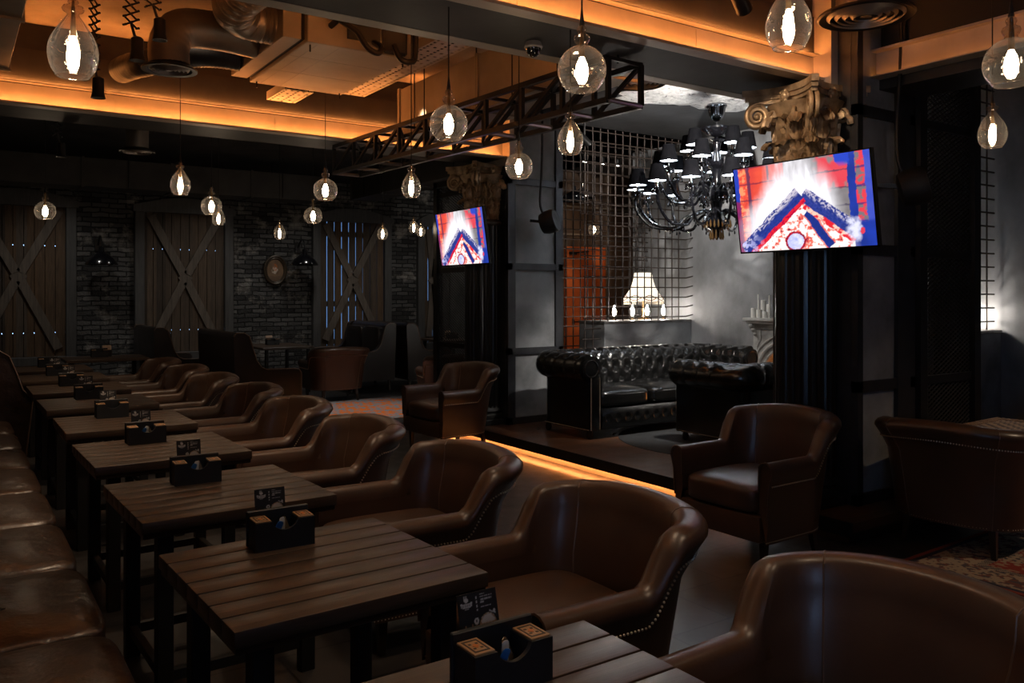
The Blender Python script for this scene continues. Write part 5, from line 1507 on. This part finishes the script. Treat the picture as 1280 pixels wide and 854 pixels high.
# dark pendants in the far room
for k, (x, y, z, R, w) in enumerate(((7.85,9.9,3.02,.20,'left'),(8.25,10.2,3.12,.20,'right'))):
    t = thing('dome_pendant', 'black dome pendant lamp, %s one of two before the far room' % w, 'pendant lamp', (x,y,z), 0, 'black dome pendants of the far room')
    MB().lathe([(R,0),(R*.97,.02),(R*.8,.08),(R*.3,.13),(.03,.16),(.025,.22)], 24, cap=False).build('lamp_shade', BLKGLOSS, t)
    MB().lathe([(R+.004,-.012),(R+.006,0),(R-.004,.002)], 24, cap=False).build('rim', CHROME, t)
    MB().tube([(0,0,.2),(0,0,ZC-z)], .004, 5).build('cord', CORD, t)

# ================================================================== LIGHT, SKY, CAMERA
def spot(name, loc, aim, power, color, size, blend=.6, rad=.04):
    L = bpy.data.lights.new(name, 'SPOT'); L.energy = power; L.color = color; L.spot_size = math.radians(size); L.spot_blend = blend; L.shadow_soft_size = rad
    o = bpy.data.objects.new(name, L); COL.objects.link(o); o.location = loc
    d = Vector(aim)-Vector(loc); o.rotation_euler = d.to_track_quat('-Z','Y').to_euler(); return o
WARM = (1,.72,.48); NEUT = (1,.95,.88); COOL = (.78,.88,1.0)
for k, (l, a) in enumerate(SPOTS): spot('lounge_spot', Vector(l)+(Vector(a)-Vector(l)).normalized()*.10, a, (950,130,470)[k], NEUT, (72,75,60)[k], .8)
for (x, y, z) in ((.90,5.12,2.92),(.81,5.86,2.84),(.86,8.60,2.84)):
    spot('table_spot', (x,y,z), (x+.15,y,0), 45, WARM, 80, .8)
for (x, y) in ((1.5,-.6),(2.0,1.0),(1.5,2.6),(2.2,4.6),(1.6,6.6),(2.2,9.0),(1.5,11.0),(4.2,6.0)):  # unseen spots without fixtures, added as general fill
    spot('ceiling_fill', (x,y,3.7), (x-.1,y+.2,0), 52, WARM, 85, .9, .2)
for (x, y) in ((3.6,13.45),(7.2,13.3),(5.3,13.4),(1.4,13.4)): spot('rear_fill', (x,y,3.68), (x,y+1.0,.9), 48, NEUT, 100, .9, .15)  # no fixtures here: added to brighten the rear zone
c0, c1 = Vector(CAPSPOT[0]), Vector(CAPSPOT[1]); spot('capital_spot', c0+(c1-c0).normalized()*.10, c1, 34, WARM, 50, .8, .03)
spot('capital_spot', (3.5,6.7,3.3), (4.85,7.9,2.72), 34, WARM, 32, .8, .03)  # added lamp without a fixture, lifts the farther capital
spot('rear_rug_fill', (4.5,10.2,3.6), (4.7,10.6,0), 190, NEUT, 45, .9, .06)  # unseen lamp added to brighten the faded rug
spot('rug_fill', (6.6,.6,3.6), (6.2,1.9,0), 120, WARM, 70, .9, .06)  # unseen lamp added to lift the red patterned rug
spot('far_room_spot', (8.14,9.59,3.52), (9.2,11.2,1.2), 60, WARM, 90, .8)
w = bpy.data.worlds.new('sky'); scn.world = w; w.use_nodes = True
w.node_tree.nodes['Background'].inputs[0].default_value = (.34,.58,1.0,1); w.node_tree.nodes['Background'].inputs[1].default_value = 5.5
cam = bpy.data.cameras.new('camera'); co = bpy.data.objects.new('camera', cam); COL.objects.link(co)
co.location = (0,0,1.6); co.rotation_euler = (PI/2, 0, -math.radians(34.13))
cam.sensor_width = 36; cam.lens = 36*1040/1280; cam.shift_y = -(427-368)/1280; cam.clip_start = .05
scn.camera = co
scn.view_settings.view_transform = 'Standard'; scn.view_settings.look = 'None'; scn.view_settings.gamma = 1
scn.view_settings.use_curve_mapping = False; scn.view_settings.exposure = 0.0
scn.cycles.use_denoising = True; scn.cycles.max_bounces = 8; scn.cycles.transparent_max_bounces = 16
scn.cycles.sample_clamp_indirect = 4.0; scn.cycles.caustics_reflective = False; scn.cycles.caustics_refractive = False
